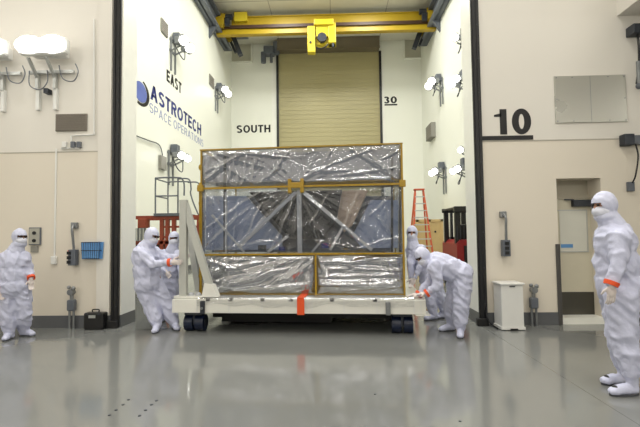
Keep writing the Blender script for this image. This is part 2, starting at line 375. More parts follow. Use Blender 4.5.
east_text('wall_lettering', 'EAST', (166.5, 83.5), (181.3, 91.5), 11.2, m_ink, 'black word EAST painted high on the left bay wall above the logo', .22)
east_text('wall_lettering', 'ASTROTECH', (150.3, 100), (201, 135), 13.2, m_navy, 'large navy word ASTROTECH on the left bay wall', .2)
east_text('wall_lettering', 'SPACE OPERATIONS', (149.3, 111.5), (203, 147), 8, m_lblue, 'thin pale words SPACE OPERATIONS below the navy ASTROTECH on the bay wall', .1, 2.0)
# logo globe with crescent
gc = onX(140.5, 92, XE); R = gc.z-onX(140.5, 105, XE).z
lg = thing('wall_logo', 'blue globe and black crescent emblem painted left of the word ASTROTECH', 'logo', (XE, gc.y, gc.z), PI/2)
sx_ = 1.5
poly = [(R*.72*sx_*math.cos(t_*2*PI/40), R*.78*math.sin(t_*2*PI/40)) for t_ in range(40)]
MB().prism(poly, -.010, -.004).build('globe', m_globe, lg)
po = [(R*1.05*sx_*math.cos(a_), R*1.05*math.sin(a_)) for a_ in [(-.85+1.4*k/20)*PI*.72 for k in range(21)]]
pi_ = [(R*.8*sx_*math.cos(a_)-.03, R*.88*math.sin(a_)+.05*R) for a_ in [(-.85+1.4*k/20)*PI*.72 for k in range(21)]]
bm_ = MB()
va = [bm_.bm.verts.new((x, -.003, z)) for x, z in po]; vb = [bm_.bm.verts.new((x, -.003, z)) for x, z in pi_]
for k in range(20): bm_.bm.faces.new((va[k], va[k+1], vb[k+1], vb[k]))
r_ = bmesh.ops.extrude_face_region(bm_.bm, geom=list(bm_.bm.faces)); bmesh.ops.translate(bm_.bm, vec=(0, -.003, 0), verts=[v for v in r_['geom'] if isinstance(v, bmesh.types.BMVert)])
bm_.build('crescent', m_ink, lg)
# ------------------------------------------------------------------ bridge crane
YC = 22.4
zc0 = onY(325, 32, YC).z; zc1 = onY(325, 13, YC).z
cr = thing('bridge_crane', 'yellow overhead travelling crane spanning the bay below the ceiling', 'crane', (0, YC, zc0))
xa, xb = onY(215.5, 30, YC).x, onY(437, 25, YC).x
hgt = min(zc1, ZC-.1)-zc0
zz = [onY(325, y_, YC).z-zc0 for y_ in (32, 27, 24, 13.5)]
xc, xd = onY(231, 20, YC).x, onY(425, 16, YC).x
g = MB(); g.box((xa+.05, -.02, zz[0]), (xb-.05, .32, zz[1])); g.build('lower_girder', m_yel, cr)
g = MB(); g.box((xa, -.14, zz[1]), (xb, .42, zz[2])); g.build('bridge_rail', m_brown, cr)
g = MB(); g.box((xc, .1, zz[2]), (xd, .5, zz[3])); g.box((xc, .04, zz[3]-.06), (xd, .56, zz[3])); g.build('upper_girder', m_yel, cr)
for sx, x in ((1, xa), (-1, xb)):
    g = MB(); g.box((x+sx*.1, -.5, .35), (x+sx*.55, 1.6, .75), .03); g.box((x+sx*.2, -.35, .75), (x+sx*.6, .05, 1.0), .02)
    for yy in (-.3, 1.35): g.cyl((x+sx*.12, yy, .42), (x+sx*.5, yy, .42), .2, seg=16)
    tr = g.build('end_truck', m_yel, cr)
    g = MB(); g.cyl((x+sx*.35, -.2, .85), (x+sx*.95, -.2, .85), .15); g.box((x+sx*.6, -.4, .3), (x+sx*.85, -.25, .7)); g.build('drive_motor', m_dsteel, tr)
g = MB(); p = onY(241, 17, YC); g.box((p.x-.35, -.15, p.z-zc0-.28), (p.x+.35, .3, p.z-zc0+.22), .03); g.build('control_box', m_yel2, cr)
ho = thing('hoist', 'bright yellow hoist trolley hanging at mid span of the crane girder', 'hoist', (0, YC, zc0))
def hp(px, py, dy=-.3): v = onY(px, py, YC+dy); return (v.x, dy, v.z-zc0)
a, b_ = hp(307.5, 28), hp(315.5, 54); g = MB().box((a[0], -.55, b_[2]), (b_[0], -.15, a[2]), .04); hb = g.build('hoist_gearbox', m_yel2, ho)
p = hp(310.5, 42, -.6); MB().cyl((p[0], -.56, p[2]), (p[0], -.6, p[2]), .06).build('cover_bolt', m_black, hb)
a, b_ = hp(316, 24), hp(336, 44); g = MB(); g.box((a[0], -.45, b_[2]+.35), (b_[0], .2, a[2]), .04); g.box((b_[0]-.4, -.5, b_[2]), (b_[0], .1, a[2]-.1), .03); g.box((a[0], -.3, b_[2]), (b_[0], .1, b_[2]+.3)); g.build('hoist_frame', m_yel2, ho)
p = hp(322, 37, -.6); MB().cyl((p[0], -.4, p[2]), (p[0], -.62, p[2]), .24, seg=18).build('cable_drum', m_dsteel, ho)
a, b_ = hp(316, 22.5), hp(326, 27); MB().box((a[0]-.1, -.6, b_[2]), (b_[0]+.4, .5, a[2]+.05), .03).build('trolley_frame', m_yel2, ho)
MB().tube(curvepts([hp(316, 47, -.5), hp(320, 48.5, -.5), hp(325, 47, -.5), hp(328, 44, -.5)]), .035).build('cable', m_black, ho)
g = MB(); p = hp(333, 45, -.4); g.cyl((p[0], -.4, p[2]+.3), (p[0], -.4, p[2]-.1), .07); g.build('hook_block', m_dsteel, ho)
# runway beams on the walls
for n, (x, s_) in enumerate(((XE, 1), (XW, -1))):
    o = thing('crane_runway', 'dark grey runway beam along the %s bay wall carrying the yellow crane' % ('left' if n == 0 else 'right'), 'beam', (x, YB, zc0+.1), 0, None)
    L_ = YS-1.8-YB
    g = MB(); g.box((s_*.02, 0, 0), (s_*.5, L_, .09)); g.box((s_*.02, 0, .75), (s_*.5, L_, .84)); g.box((s_*.22, 0, 0), (s_*.28, L_, .84)); g.build('web_beam', m_gsteel, o)
    g = MB(); g.box((s_*.18, 0, .84), (s_*.32, L_, .92)); g.build('rail', m_dsteel, o)
    for k in range(3): MB().prism([(0, 0), (s_*.4, 0), (0, -.6)], 2+k*6, 2.2+k*6).build('bracket', m_gsteel, o)
# festoon brackets below crane ends
for n, (px, py) in enumerate(((238, 45), (416.5, 38))):
    p = onY(px, py, YC+1.2); o = thing('rail_bumper', 'dark blue grey stop bracket hanging below the %s end of the crane' % ('left' if n == 0 else 'right'), 'bracket', p)
    sx = 1 if n == 0 else -1
    g = MB(); g.bar((-.3*sx, 0, .6), (.15*sx, 0, -.6), .25, .3, (0, 1, 0)); g.bar((-.6*sx, .3, .6), (-.2*sx, .3, -.3), .14, .2, (0, 1, 0)); g.build('arm', m_dsteel, o)
    g = MB(); g.box((-.8, -.2, .55), (.5, .5, .66)); g.build('mount', m_gsteel, o)
# ------------------------------------------------------------------ flood lights
def flood(px, py, X, label, heads=2, size=.27, aim=-1, bracket=True, arm=.5):
    p = onX(px, py, X-(.55 if X > 0 else -.55))
    s_ = 1 if X < 0 else -1; rz = PI/2 if X < 0 else -PI/2
    o = thing('flood_light', label, 'flood light', (X, p.y, p.z), rz, 'flood lights on the bay walls')
    g = MB(); g.box((-.3, -.04, -.35), (.3, 0, -.25)); g.box((-.3, -.04, .1), (.3, 0, .2))
    for x in (-.22, .22): g.box((x-.03, -.07, -1.1), (x+.03, -.01, .25)); g.bar((x, -.03, -.3), (x, -.45, -.1), .05, .05)
    g.build('wall_bracket', m_steel, o)
    MB().box((s_*.1-.17, -.3, .15), (s_*.1+.17, -.04, .5), .02).build('ballast_box', m_gsteel, o)
    dirs = [-1, 1] if heads == 2 else [0]
    for k in dirs:
        hd = MB(); c = Vector((k*.34, -.55, .02)); hd.sph(c, (size*.9, size*.6, size*.9), 16); hd.box(c+Vector((-size*.5, .1, -size*.5)), c+Vector((size*.5, .3, size*.5)), .03)
        h_ = hd.build('lamp_head', m_steel, o, smooth=False)
        # lens tilted towards the front of the hall and down
        d = Vector((-s_*.85, -.5, -.35)).normalized()
        MB().sph(c+d*size*.62, size*.66, 20).build('lamp_lens', m_lens, h_, smooth=True)
    MB().tube(curvepts([(-.2, -.2, -.1), (-.25, -.4, -.5), (.1, -.45, -.55), (.3, -.4, -.1)]), .02).build('cable', m_dsteel, o)
    return o
flood(186, 45, XE, 'twin wall flood light high on the left bay wall, above the word EAST')
flood(226, 92, XE, 'twin wall flood light on the left bay wall nearest the back corner', 2)
flood(184, 157, XE, 'twin wall flood light low on the left bay wall above the work platform', 2, .2)
flood(431, 84, XW, 'wall flood light high on the right bay wall near the back corner', 2)
flood(456, 38, XW, 'topmost flood light on the right bay wall, beside the black seal', 1, .2)
flood(455, 82, XW, 'bright flood light on the right bay wall level with the one near the corner', 2, .2)
flood(461, 150, XW, 'small round flood light on the right bay wall beside the seal at mid height', 1, .17)
flood(434, 172, XW, 'low flood light on the right bay wall above the stepladder', 2, .22)
flood(456, 170, XW, 'low flood light on the right bay wall above the forklift', 2, .19)
# left airlock wall flood lights
def wallflood(px, py, label, w_):
    p = onY(px, py, FW-.3); o = thing('flood_light', label, 'flood light', (p.x, FW, p.z), 0, 'flood lights on the airlock wall')
    hd = MB().box((-w_, -.40, -.13), (w_, -.24, .15), .05); hd.box((-w_*.7, -.2, -.1), (w_*.7, -.08, .1), .02); h_ = hd.build('lamp_head', m_whitem, o)
    
    for x in (-w_*.48, w_*.48):
        MB().sph((x, -.42, .01), (w_*.56, .08, .145), 20).build('lamp_lens', m_lens2, h_, smooth=True)
    g = MB()
    for x in (-.28, .02): g.bar((x, -.3, -.15), (x, -.06, -.42), .04, .04); g.box((x-.025, -.09, -.6), (x+.025, -.03, -.3))
    g.box((-.42, -.1, -.34), (.35, -.05, -.29)); g.build('wall_bracket', m_alu, o)
    for x in (-.28, .02): MB().box((x-.03, -.07, -.95), (x+.03, 0, -.58), .006).build('mounting_bar', m_whitem, o)
    g = MB(); g.tube(curvepts([(-.38, -.12, -.3), (-.36, -.14, -.55), (-.18, -.14, -.63), (-.06, -.14, -.5), (-.08, -.12, -.3)]), .009); g.tube(curvepts([(.12, -.12, -.22), (.2, -.14, -.45), (.38, -.14, -.5), (.46, -.14, -.35), (.4, -.12, -.2)]), .009); g.build('cable', m_gsteel, o)
    MB().box((-.14, -.12, -.68), (-.07, 0, -.6)).build('junction', m_dsteel, o)
wallflood(45, 48, 'glowing twin-lamp flood light high on the left wall above the grille', .40)
wallflood(-9, 50, 'flood light cut by the left edge of the photo', .3)
# ------------------------------------------------------------------ small wall fittings
def onwall(name, px0, py0, px1, py1, label, cat, material, t=.03, rows=0, slat=None):
    a, b_ = onY(px0, py0, FW), onY(px1, py1, FW); cx = (a.x+b_.x)/2
    o = thing(name, label, cat, (cx, FW, b_.z)); w_ = b_.x-a.x; h = a.z-b_.z
    MB().box((-w_/2, -t, 0), (w_/2, 0, h), min(t*.3, .008)).build('body' if not rows else 'frame', material, o)
    if rows:
        g = MB()
        for k in range(rows): z = h*(k+.7)/(rows+.4); g.box((-w_/2+.02, -t-.008, z-h/rows*.25), (w_/2-.02, -t, z))
        g.build('louvre', slat or material, o)
    return o, w_, h
onwall('air_vent', 56.5, 114.5, 87.5, 131, 'taupe rectangular louvred vent on the left wall below the flood light', 'vent', m_vent, .03, 9)
o, w_, h = onwall('gauge_panel', 30, 227.5, 41.5, 245, 'grey panel with two round black dials behind the left person', 'gauge panel', m_gsteel, .03)
MB().box((-w_/2+.015, -.036, .015), (w_/2-.015, -.03, h-.015)).build('face_plate', m_brushed, o)
for z in (.25, .68): MB().cyl((0, -.036, h*z), (0, -.05, h*z), .03, seg=16).build('dial', m_black, o)
MB().box((-.07, -.02, -.12), (.05, 0, -.02)).build('tag_plate', m_ventb, o)
# outlet boxes and white conduit
a = onY(73, 146, FW); o = thing('outlet_box', 'row of grey outlet boxes under the vent fed by a white conduit', 'outlet', (a.x, FW, a.z-.05))
def L_(px, py, d=0): v = onY(px, py, FW); return (v.x-a.x, -d, v.z-a.z+.05)
for k, px in enumerate((65.5, 74, 80)):
    q0 = L_(px, 145); MB().box((q0[0]-.035, -.05, q0[2]-.05), (q0[0]+.035, 0, q0[2]+.05), .006).build('box', m_whitem if k == 0 else m_gsteel, o)
MB().tube([L_(62, 148.5, .02), L_(80, 148.5, .02), L_(80, 146, .02)], .014).build('jumper_pipe', m_whitem, o)
g = MB().tube([L_(95, 20, .03), L_(95, 133.5, .03)], .012); g.tube(curvepts([L_(95, 133, .03), L_(94, 135, .03), L_(74, 136, .03), L_(72.5, 139, .03), L_(72.5, 144, .03)], 4), .012)
tag(g.build('conduit', m_whitem, None, loc=(a.x, FW, a.z-.05)), 'thin white conduit running down the pilaster to the outlet boxes', 'conduit')
p0, p1 = onY(57.5, 150, FW), onY(55, 258, FW)
o = thing('wire_raceway', 'long vertical white raceway ending in a white socket on the left wall', 'raceway', (p1.x, FW, p1.z-.06))
hh = p0.z-p1.z
MB().box((-.012, -.02, .06), (.012, 0, hh+.08)).build('channel', m_whitem, o)
MB().box((-.045, -.05, -.04), (.045, 0, .09), .01).build('socket', m_whitem, o)
def gooseneck(px, py0, py1, label, dual):
    p0, p1 = onY(px, py0, FW), onY(px, py1, FW); h = p0.z-p1.z
    o = thing('utility_drop', label, 'utility outlet', (p0.x, FW, p1.z)); 
    MB().box((-.05, -.07, h-.1), (.05, 0, h), .01).build('wall_box', m_steel, o)
    MB().tube(curvepts([(0, -.08, h-.05), (.01, -.12, h-.12), (.015, -.1, h*.6), (.02, -.08, .24)]), .02).build('pipe', m_steel, o)
    b = MB().box((-.05, -.13, 0), (.07, -.02, .26), .01).build('outlet_head', m_gsteel, o)
    for k in range(3):
        MB().box((-.06 if dual else -.02, -.145, .03+k*.075), (.0 if dual else .04, -.13, .08+k*.075)).build('receptacle', m_black, b)
    if dual: MB().box((-.06, -.12, .19), (-.05, -.03, .25)).build('switch', m_orange, b)
gooseneck(76, 222.5, 265, 'grey hanging outlet unit on a pipe left of the blue basket', 1)
gooseneck(502, 211.5, 256, 'grey hanging outlet unit on a pipe above the white bin', 0)
def lowpipe(px, py0, label):
    p0 = onY(px, py0, FW-.08); o = thing('floor_pipe_stub', label, 'pipe stub', (p0.x, FW-.08, 0)); h = p0.z
    g = MB()
    for x in (-.035, .035): g.cyl((x, 0, 0), (x, 0, h*.45), .018)
    g.build('pipe', m_steel, o)
    MB().box((-.06, -.05, h*.42), (.06, .05, h*.68), .02).build('valve_body', m_gsteel, o)
    g = MB().cyl((-.0, 0, h*.66), (.0, 0, h*.84), .03); g.cyl((0, -.06, h*.86), (0, .03, h*.86), .05); g.sph((.04, -.03, h*.95), .035); g.sph((-.04, -.02, h*.97), .03); g.build('coupling', m_steel, o)
lowpipe(72, 286, 'grey valve and pipe stub rising from the floor left of the black case')
lowpipe(533, 284, 'grey valve and pipe stub rising from the floor right of the white bin')
# blue basket
a, b_ = onY(84, 242, FW), onY(104, 258.5, FW); o = thing('wire_basket', 'blue plastic basket hung on the left wall beside the black seal', 'basket', ((a.x+b_.x)/2, FW, b_.z)); w_ = b_.x-a.x; h = a.z-b_.z
g = MB(); wi = w_/2*.9
pb = [(-wi*.82, 0), (wi*.82, 0), (wi*.95, h), (-wi*.95, h)]
g.prism(pb, -.10, -.09); g.prism(pb, -.012, -.004); g.bar((-wi*.82, -.05, 0), (-wi*.95, -.05, h), .09, .01, (0, 1, 0)); g.bar((wi*.82, -.05, 0), (wi*.95, -.05, h), .09, .01, (0, 1, 0)); g.box((-wi*.82, -.1, 0), (wi*.82, -.004, .01))
g.build('bin', m_blue, o)
g = MB()
for z in (h*.5, h*.98): g.tube([(-wi, 0, z), (-wi, -.11, z), (wi, -.11, z), (wi, 0, z)], .005)
for k in range(9): x = -wi*.9+k*wi*.225; g.tube([(x, -.108, 0), (x*1.1, -.112, h)], .003)
g.build('wire_holder', m_dsteel, o)
# black case on floor
p = onY(93.5, 327, 6.88); p.y = 6.86; o = thing('tool_case', 'small black hard case with handle and pale label on the floor by the left wall', 'case', (p.x, p.y+.08, 0))
g = MB().box((-.165, -.07, 0), (.165, .08, .27), .025); g.build('shell', m_bkplastic, o)
MB().tube(curvepts([(-.05, 0, .27), (-.05, 0, .31), (.05, 0, .31), (.05, 0, .27)], 4), .01).build('handle', m_bkplastic, o)
MB().box((-.07, -.086, .19), (.04, -.08, .235)).build('label_plate', m_alu, o)
g = MB()
for x in (-.1, .1): g.box((x-.02, -.09, .235), (x+.02, -.078, .26))
g.build('latch', m_dsteel, o)
# metal access panel
o, w_, h = onwall('access_panel', 553.5, 76.5, 627, 122, 'large reflective bare metal panel on the right wall above the door', 'metal panel', m_brushed, .02)
g = MB(); g.box((-.003, -.023, .01), (.003, -.02, h-.01))
for x in (-w_/2+.03, w_/2-.03):
    for z in (.03, h/2, h-.03): g.cyl((x, -.02, z), (x, -.026, z), .01)
for x in (-w_/4, w_/4):
    for z in (.03, h-.03): g.cyl((x, -.02, z), (x, -.026, z), .01)
g.build('rivet_line', m_steel, o)
# right side camera box with cord, upper bracket
p = onY(632, 139, FW-.1); o = thing('control_box', 'dark electrical box with dangling cord at the right edge below the metal panel', 'electrical box', (p.x, FW, p.z-.08))
MB().box((-.14, -.14, -.02), (.02, 0, .16), .01).build('housing', m_dsteel, o); MB().box((.02, -.12, 0), (.3, 0, .14), .01).build('side_housing', m_gsteel, o)
MB().tube(curvepts([(.05, -.1, 0), (.07, -.12, -.2), (.03, -.1, -.5), (.0, -.06, -.62)]), .012).build('cord', m_black, o)
MB().box((-.06, -.06, -.75), (.04, 0, -.6), .008).build('plug_plate', m_gsteel, o)
p = onY(635, 35, FW-.1); o = thing('wall_bracket', 'dark pipe bracket under the soffit at the top right edge', 'bracket', (p.x, FW, p.z-.9))
MB().box((-.08, -.2, .9), (.2, 0, 1.05), .01).build('clamp', m_dsteel, o); MB().tube(curvepts([(.03, -.12, .9), (.02, -.14, .5), (-.01, -.1, .1)]), .018).build('strap', m_black, o); MB().cyl((0, -.14, .1), (0, -.14, .45), .03).build('tube', m_steel, o); MB().sph((0, -.14, .05), .05).build('knob', m_gsteel, o)
# white bin
p = onZ(511, 330.5); Yb = p.y; xl_, xr_ = onY(501.5, 300, Yb).x, onY(523.5, 300, Yb).x; hb_ = onY(512, 283, Yb).z
o = thing('waste_bin', 'tall white metal bin with overhanging lid against the wall right of the door seal', 'bin', ((xl_+xr_)/2, Yb, 0)); w_ = (xr_-xl_)/2
dpt = FW-.04-Yb
MB().box((-w_, 0, .03), (w_, dpt-.02, hb_-.03), .008).build('body', m_whitem, o)
MB().box((-w_-.02, -.02, hb_-.03), (w_+.02, dpt-.01, hb_), .008).build('lid', m_whitem, o)
MB().box((-w_-.015, -.01, 0.012), (w_+.015, dpt-.02, .05)).build('plinth', m_whitem, o)
MB().box((-.04, -.01, hb_-.06), (.04, 0, hb_-.045)).build('lid_grip', m_dsteel, o)
MB().box((-.05, -.03, .015), (.06, 0, .03)).build('pedal', m_black, o)
for x in (-w_+.03, w_-.03):
    MB().box((x-.02, .0, 0), (x+.02, .05, .014)).build('foot', m_blackr, o)
tag(MB().tube(curvepts([(xl_-.12, FW-.06, .3), (xl_-.12, FW-.1, .12), (xl_-.06, FW-.15, .03), (xl_-.05, FW-.33, .015)]), .012).build('hose', m_black), 'short black hose curling down beside the white bin', 'hose')
# bay wall fittings
def bayfit(name, px, py, X, w_, h, label, cat, material=None, t=.06, rows=6):
    p = onX(px, py, X); o = thing(name, label, cat, (X, p.y, p.z-h/2), PI/2 if X < 0 else -PI/2)
    MB().box((-w_/2, -t, 0), (w_/2, 0, h), .01).build('frame', material or m_ventb, o); g = MB()
    for k in range(rows): z = h*(k+.5)/rows; g.box((-w_/2+.03, -t-.015, z-h/rows*.2), (w_/2-.03, -t, z+h/rows*.2))
    if rows: g.build('louvre', m_vent, o)
    return o
bayfit('air_vent', 163.5, 28, XE, .6, .52, 'upper grey vent on the left bay wall left of the top flood light', 'vent')
bayfit('air_vent', 211, 81.5, XE, .8, .55, 'small grey vent on the left bay wall beside the farther flood light', 'vent')
bayfit('air_vent', 433, 132, XW, 1.3, .8, 'grey vent on the right bay wall between upper and lower flood lights', 'vent', t=.25)
o = bayfit('junction_box', 161, 163, XE, .5, .5, 'grey box hanging from a black cable on the left bay wall', 'junction box', m_ventb, .12, 0)
MB().tube(curvepts([(0, -.06, .5), (-.15, -.06, .75), (-.45, -.06, .87), (-1.2, -.06, .82), (-2.6, -.06, .75)]), .02).build('cable', m_dsteel, o)
# ------------------------------------------------------------------ trolley
A = onY(172, 308, 6.62); B = onY(426, 308, 6.34)
ang = math.atan2(B.y-A.y, B.x-A.x); LT = math.hypot(B.x-A.x, B.y-A.y)
RZ = Matrix.Rotation(ang, 3, 'Z'); O3 = Vector((A.x, A.y, 0))
def tl(px, py, dep=0):       # pixel -> trolley-local point at local depth dep
    n = RZ @ Vector((0, 1, 0)); return RZ.inverted() @ (onplane(px, py, O3+n*dep, n)-O3)
zt = (tl(172, 299.7).z+tl(426, 299.7).z)/2; zb = (tl(180, 313).z+tl(420, 314.5).z)/2
DT = 2.7
tr = thing('transport_trolley', 'long low white steel trolley on blue wheels carrying the wrapped payload', 'trolley', O3, ang)
g = MB(); g.box((0, 0, zb), (LT, .12, zt), .008); g.box((0, DT-.12, zb), (LT, DT, zt), .008); g.box((0, .12, zb), (.12, DT-.12, zt)); g.box((LT-.12, .12, zb), (LT, DT-.12, zt))
for k in range(1, 7): g.box((LT*k/7-.04, .12, zb+.02), (LT*k/7+.04, DT-.12, zt-.02))
g.box((LT-.15, -.02, zb-.015), (LT+.06, .3, zb), 0)
g.build('chassis', m_trol, tr)
MB().box((.02, .02, zt), (LT-.02, DT-.02, zt+.012)).build('deck_plate', mat('deck_plate', (196, 196, 188), .3, .3), tr)
for px in (174, 197, 229, 262, 303.5, 312, 344, 377, 414, 421):
    x = tl(px, 306).x; MB().box((x-.008, -.006, zb+.005), (x+.008, 0, zt-.005)).build('rib', m_whitem, tr)
for px in (208, 230.5, 262.5, 291, 332, 375):
    x = tl(px, 300).x; MB().box((x-.03, -.012, zt-.025), (x+.03, .06, zt+.02), .004).build('clip', m_black, tr)
for px, mm in ((203, m_dsteel), (388, m_steel)):
    x = tl(px, 308).x; l = MB().box((x-.035, -.045, zb-.01), (x+.035, 0, zt-.02), .012).build('latch', mm, tr); MB().cyl((x, -.07, zb+.08), (x, -.045, zb+.08), .02).build('latch_pin', m_steel, l)
def caster(px, y):
    x = tl(px, 325, y if y < 1 else .2).x
    c_ = MB().box((x-.14, y-.12, zb-.05), (x+.14, y+.12, zb), .008); c_.box((x-.015, y-.09, .1), (x+.015, y+.09, zb-.04)); ob = c_.build('caster', m_dsteel, tr)
    for sx in (-1, 1):
        wh = MB().cyl((x+sx*.02, y, .128), (x+sx*.155, y, .128), .128, seg=28); 
        wh_o = wh.build('wheel', m_bluewheel, ob)
        MB().cyl((x+sx*.06, y, .128), (x+sx*.165, y, .128), .05, seg=16).build('wheel_hub', m_dsteel, wh_o)
for px in (196, 402):
    caster(px, .2); caster(px, DT-.3)
g = MB(); xa, xb = tl(214, 320, .5).x, tl(388, 320, .5).x; g.box((xa, .45, .16), (xb, 2.3, zb)); g.box((xa+.1, .6, .06), (xb-.9, 2.2, .16)); g.build('underframe_shade', m_blackr, tr)  # black underframe, filled out to stand in for the shade beneath the deck
s_ = MB(); x = tl(300.8, 305).x; s_.box((x-.055, -.018, zb-.015), (x+.055, -.006, zt+.03)); s_.box((x-.055, -.018, zt+.02), (x+.055, .44, zt+.032)); s_.build('cargo_strap', m_orange, tr)
# A frame on left end
def T(px, py, d): v = tl(px, py, d); return Vector((v.x, v.y, v.z))
g = MB(); a, b_ = T(183.6, 200, .12), T(183.6, 296, .12); a.x = b_.x; g.bar(Vector((b_.x, .12, zt)), Vector((b_.x, .12, a.z)), .11, .09, (0, 1, 0)); g.build('upright_post', m_post, tr)
g = MB(); a, b_ = T(184, 201, .14), T(213, 296, .1); b_.z = zt+.02; g.bar(b_, a, .10, .09, (0, 1, 0)); g.build('diagonal_brace', m_post, tr)
g = MB(); a, b_ = T(187, 214, .9), T(199, 290, .9); b_.z = zt; g.bar(b_, a, .10, .09, (0, 1, 0)); g.build('diagonal_brace', m_post, tr)
g = MB(); a = T(188, 290, .12); g.box((a.x-.2, .05, zt+.012), (a.x+.25, .2, zt+.04)); g.build('foot_plate', m_trol, tr); g = MB(); a2 = T(213, 296, .1); g.prism([(a2.x-.16, zt+.03), (a2.x+.1, zt+.03), (a2.x+.02, zt+.22), (a2.x-.12, zt+.24)], .04, .16); g.build('foot_plate', m_trol, tr)
a = T(200, 297, .2); g = MB(); 
for k in range(3): g.sph((a.x-.12+k*.12, .14, zt+.05), (.05, .04, .04), 10)
g.build('tie_down', m_strut, tr)
# draped plastic on the trolley edge
g = MB(); nx = 120
prev = None
xa, xb = tl(197, 300).x, tl(414, 300).x
rows = []
for i in range(nx+1):
    x = xa+(xb-xa)*i/nx; row = []
    drop = (zt-zb)*(.55+.45*noise.noise((x*2.2, 3, 0)))
    for j in range(9):
        t_ = j/8; wv = .012*noise.noise((x*5+t_*1.2, t_*3, 1.5))*t_
        if j < 2: row.append(g.bm.verts.new((x, .38-.39*t_*8/1*1 if j else .38, zt+.022)))
        else: tt = (j-1)/7; row.append(g.bm.verts.new((x, -.012-abs(wv)-.003, zt+.02-drop*tt)))
    rows.append(row)
for i in range(nx):
    for j in range(8): g.bm.faces.new((rows[i][j], rows[i+1][j], rows[i+1][j+1], rows[i][j+1]))
g.build('plastic_sheet', film_mat('thin_clear_sheet', .82, (.97, .97, .97), .12, .1), tr, smooth=True)
# ------------------------------------------------------------------ wrapped payload
D0 = .44
pl0, pl1 = tl(201.5, 295, D0), tl(404.5, 293, D0)
PX0 = pl0.x; WP = pl1.x-pl0.x; ZB = zt+.012
HL = tl(200.5, 150.5, D0).z-ZB; HR = tl(401, 143.5, D0).z-ZB; HP = (HL+HR)/2; DP = 1.9
Op = O3 + RZ @ Vector((PX0, D0, 0)); Op.z = ZB
pay = thing('wrapped_payload', 'large box-shaped spacecraft payload wrapped in clear film with amber taped edges', 'payload', Op, ang)
def pp(px, py, d=0):
    v = tl(px, py, D0+d); return Vector((v.x-PX0, d, v.z-ZB))
zm = (pp(201, 188.5).z+pp(401, 184.5).z)/2; zl = (pp(201, 254.8).z+pp(403, 253.3).z)/2; xm = pp(316, 275).x
# frame tubes with tape (edges)
def strip(name, p0, p1, w_, t_=.03):
    b = MB(); p0, p1 = Vector(p0), Vector(p1); d = (p1-p0).normalized(); n = int((p1-p0).length/.12)+1
    b.bar(p0, p1, w_, t_, (0, 1, 0) if abs(d.y) < .5 else (0, 0, 1))
    return b.build(name, m_tape, pay)
e = -.012
strip('tape_edge', (0, e, 0), (0, e, HP), .022); strip('tape_edge', (WP, e, 0), (WP, e, HP), .03)
strip('tape_edge', (-.02, e, HP), (WP+.02, e, HP), .022); strip('tape_edge', (0, e, .01), (WP, e, .01), .012)
strip('tape_band', (-.06, e-.02, zm), (WP+.03, e-.02, zm), .032, .035); strip('tape_band', (0, e-.01, zl), (WP, e-.01, zl), .026)
strip('tape_band', (xm, e-.01, 0), (xm, e-.01, zl), .03)
for x in (0, WP): strip('tape_edge', (x, 0, HP), (x, DP, HP), .02)
strip('tape_edge', (0, DP, HP), (WP, DP, HP), .03); strip('tape_edge', (0, DP, 0), (0, DP, HP), .03); strip('tape_edge', (WP, DP, 0), (WP, DP, HP), .03)
cx_ = pp(296.5, 186).x
g = MB()
for sx in (-1, 1): g.box((cx_+sx*.1-.03, e-.08, zm-.11), (cx_+sx*.1+.03, e-.02, zm+.12), .01)
g.box((cx_-.12, e-.085, zm-.03), (cx_+.12, e-.03, zm+.06), .01); g.build('lifting_clamp', m_tape, pay)
for x in (0, WP): MB().box((x-.05, e-.06, zm-.05), (x+.05, e-.01, zm+.06), .01).build('corner_clamp', m_tape, pay)
g = MB()
for k in range(7): z = .3+k*.3; g.sph((-.03, .02, z), (.03, .03, .05), 8)
g.tube([(-.035, .02, 0), (-.04, .02, zm)], .014); g.build('knotted_cord', m_tape, pay)
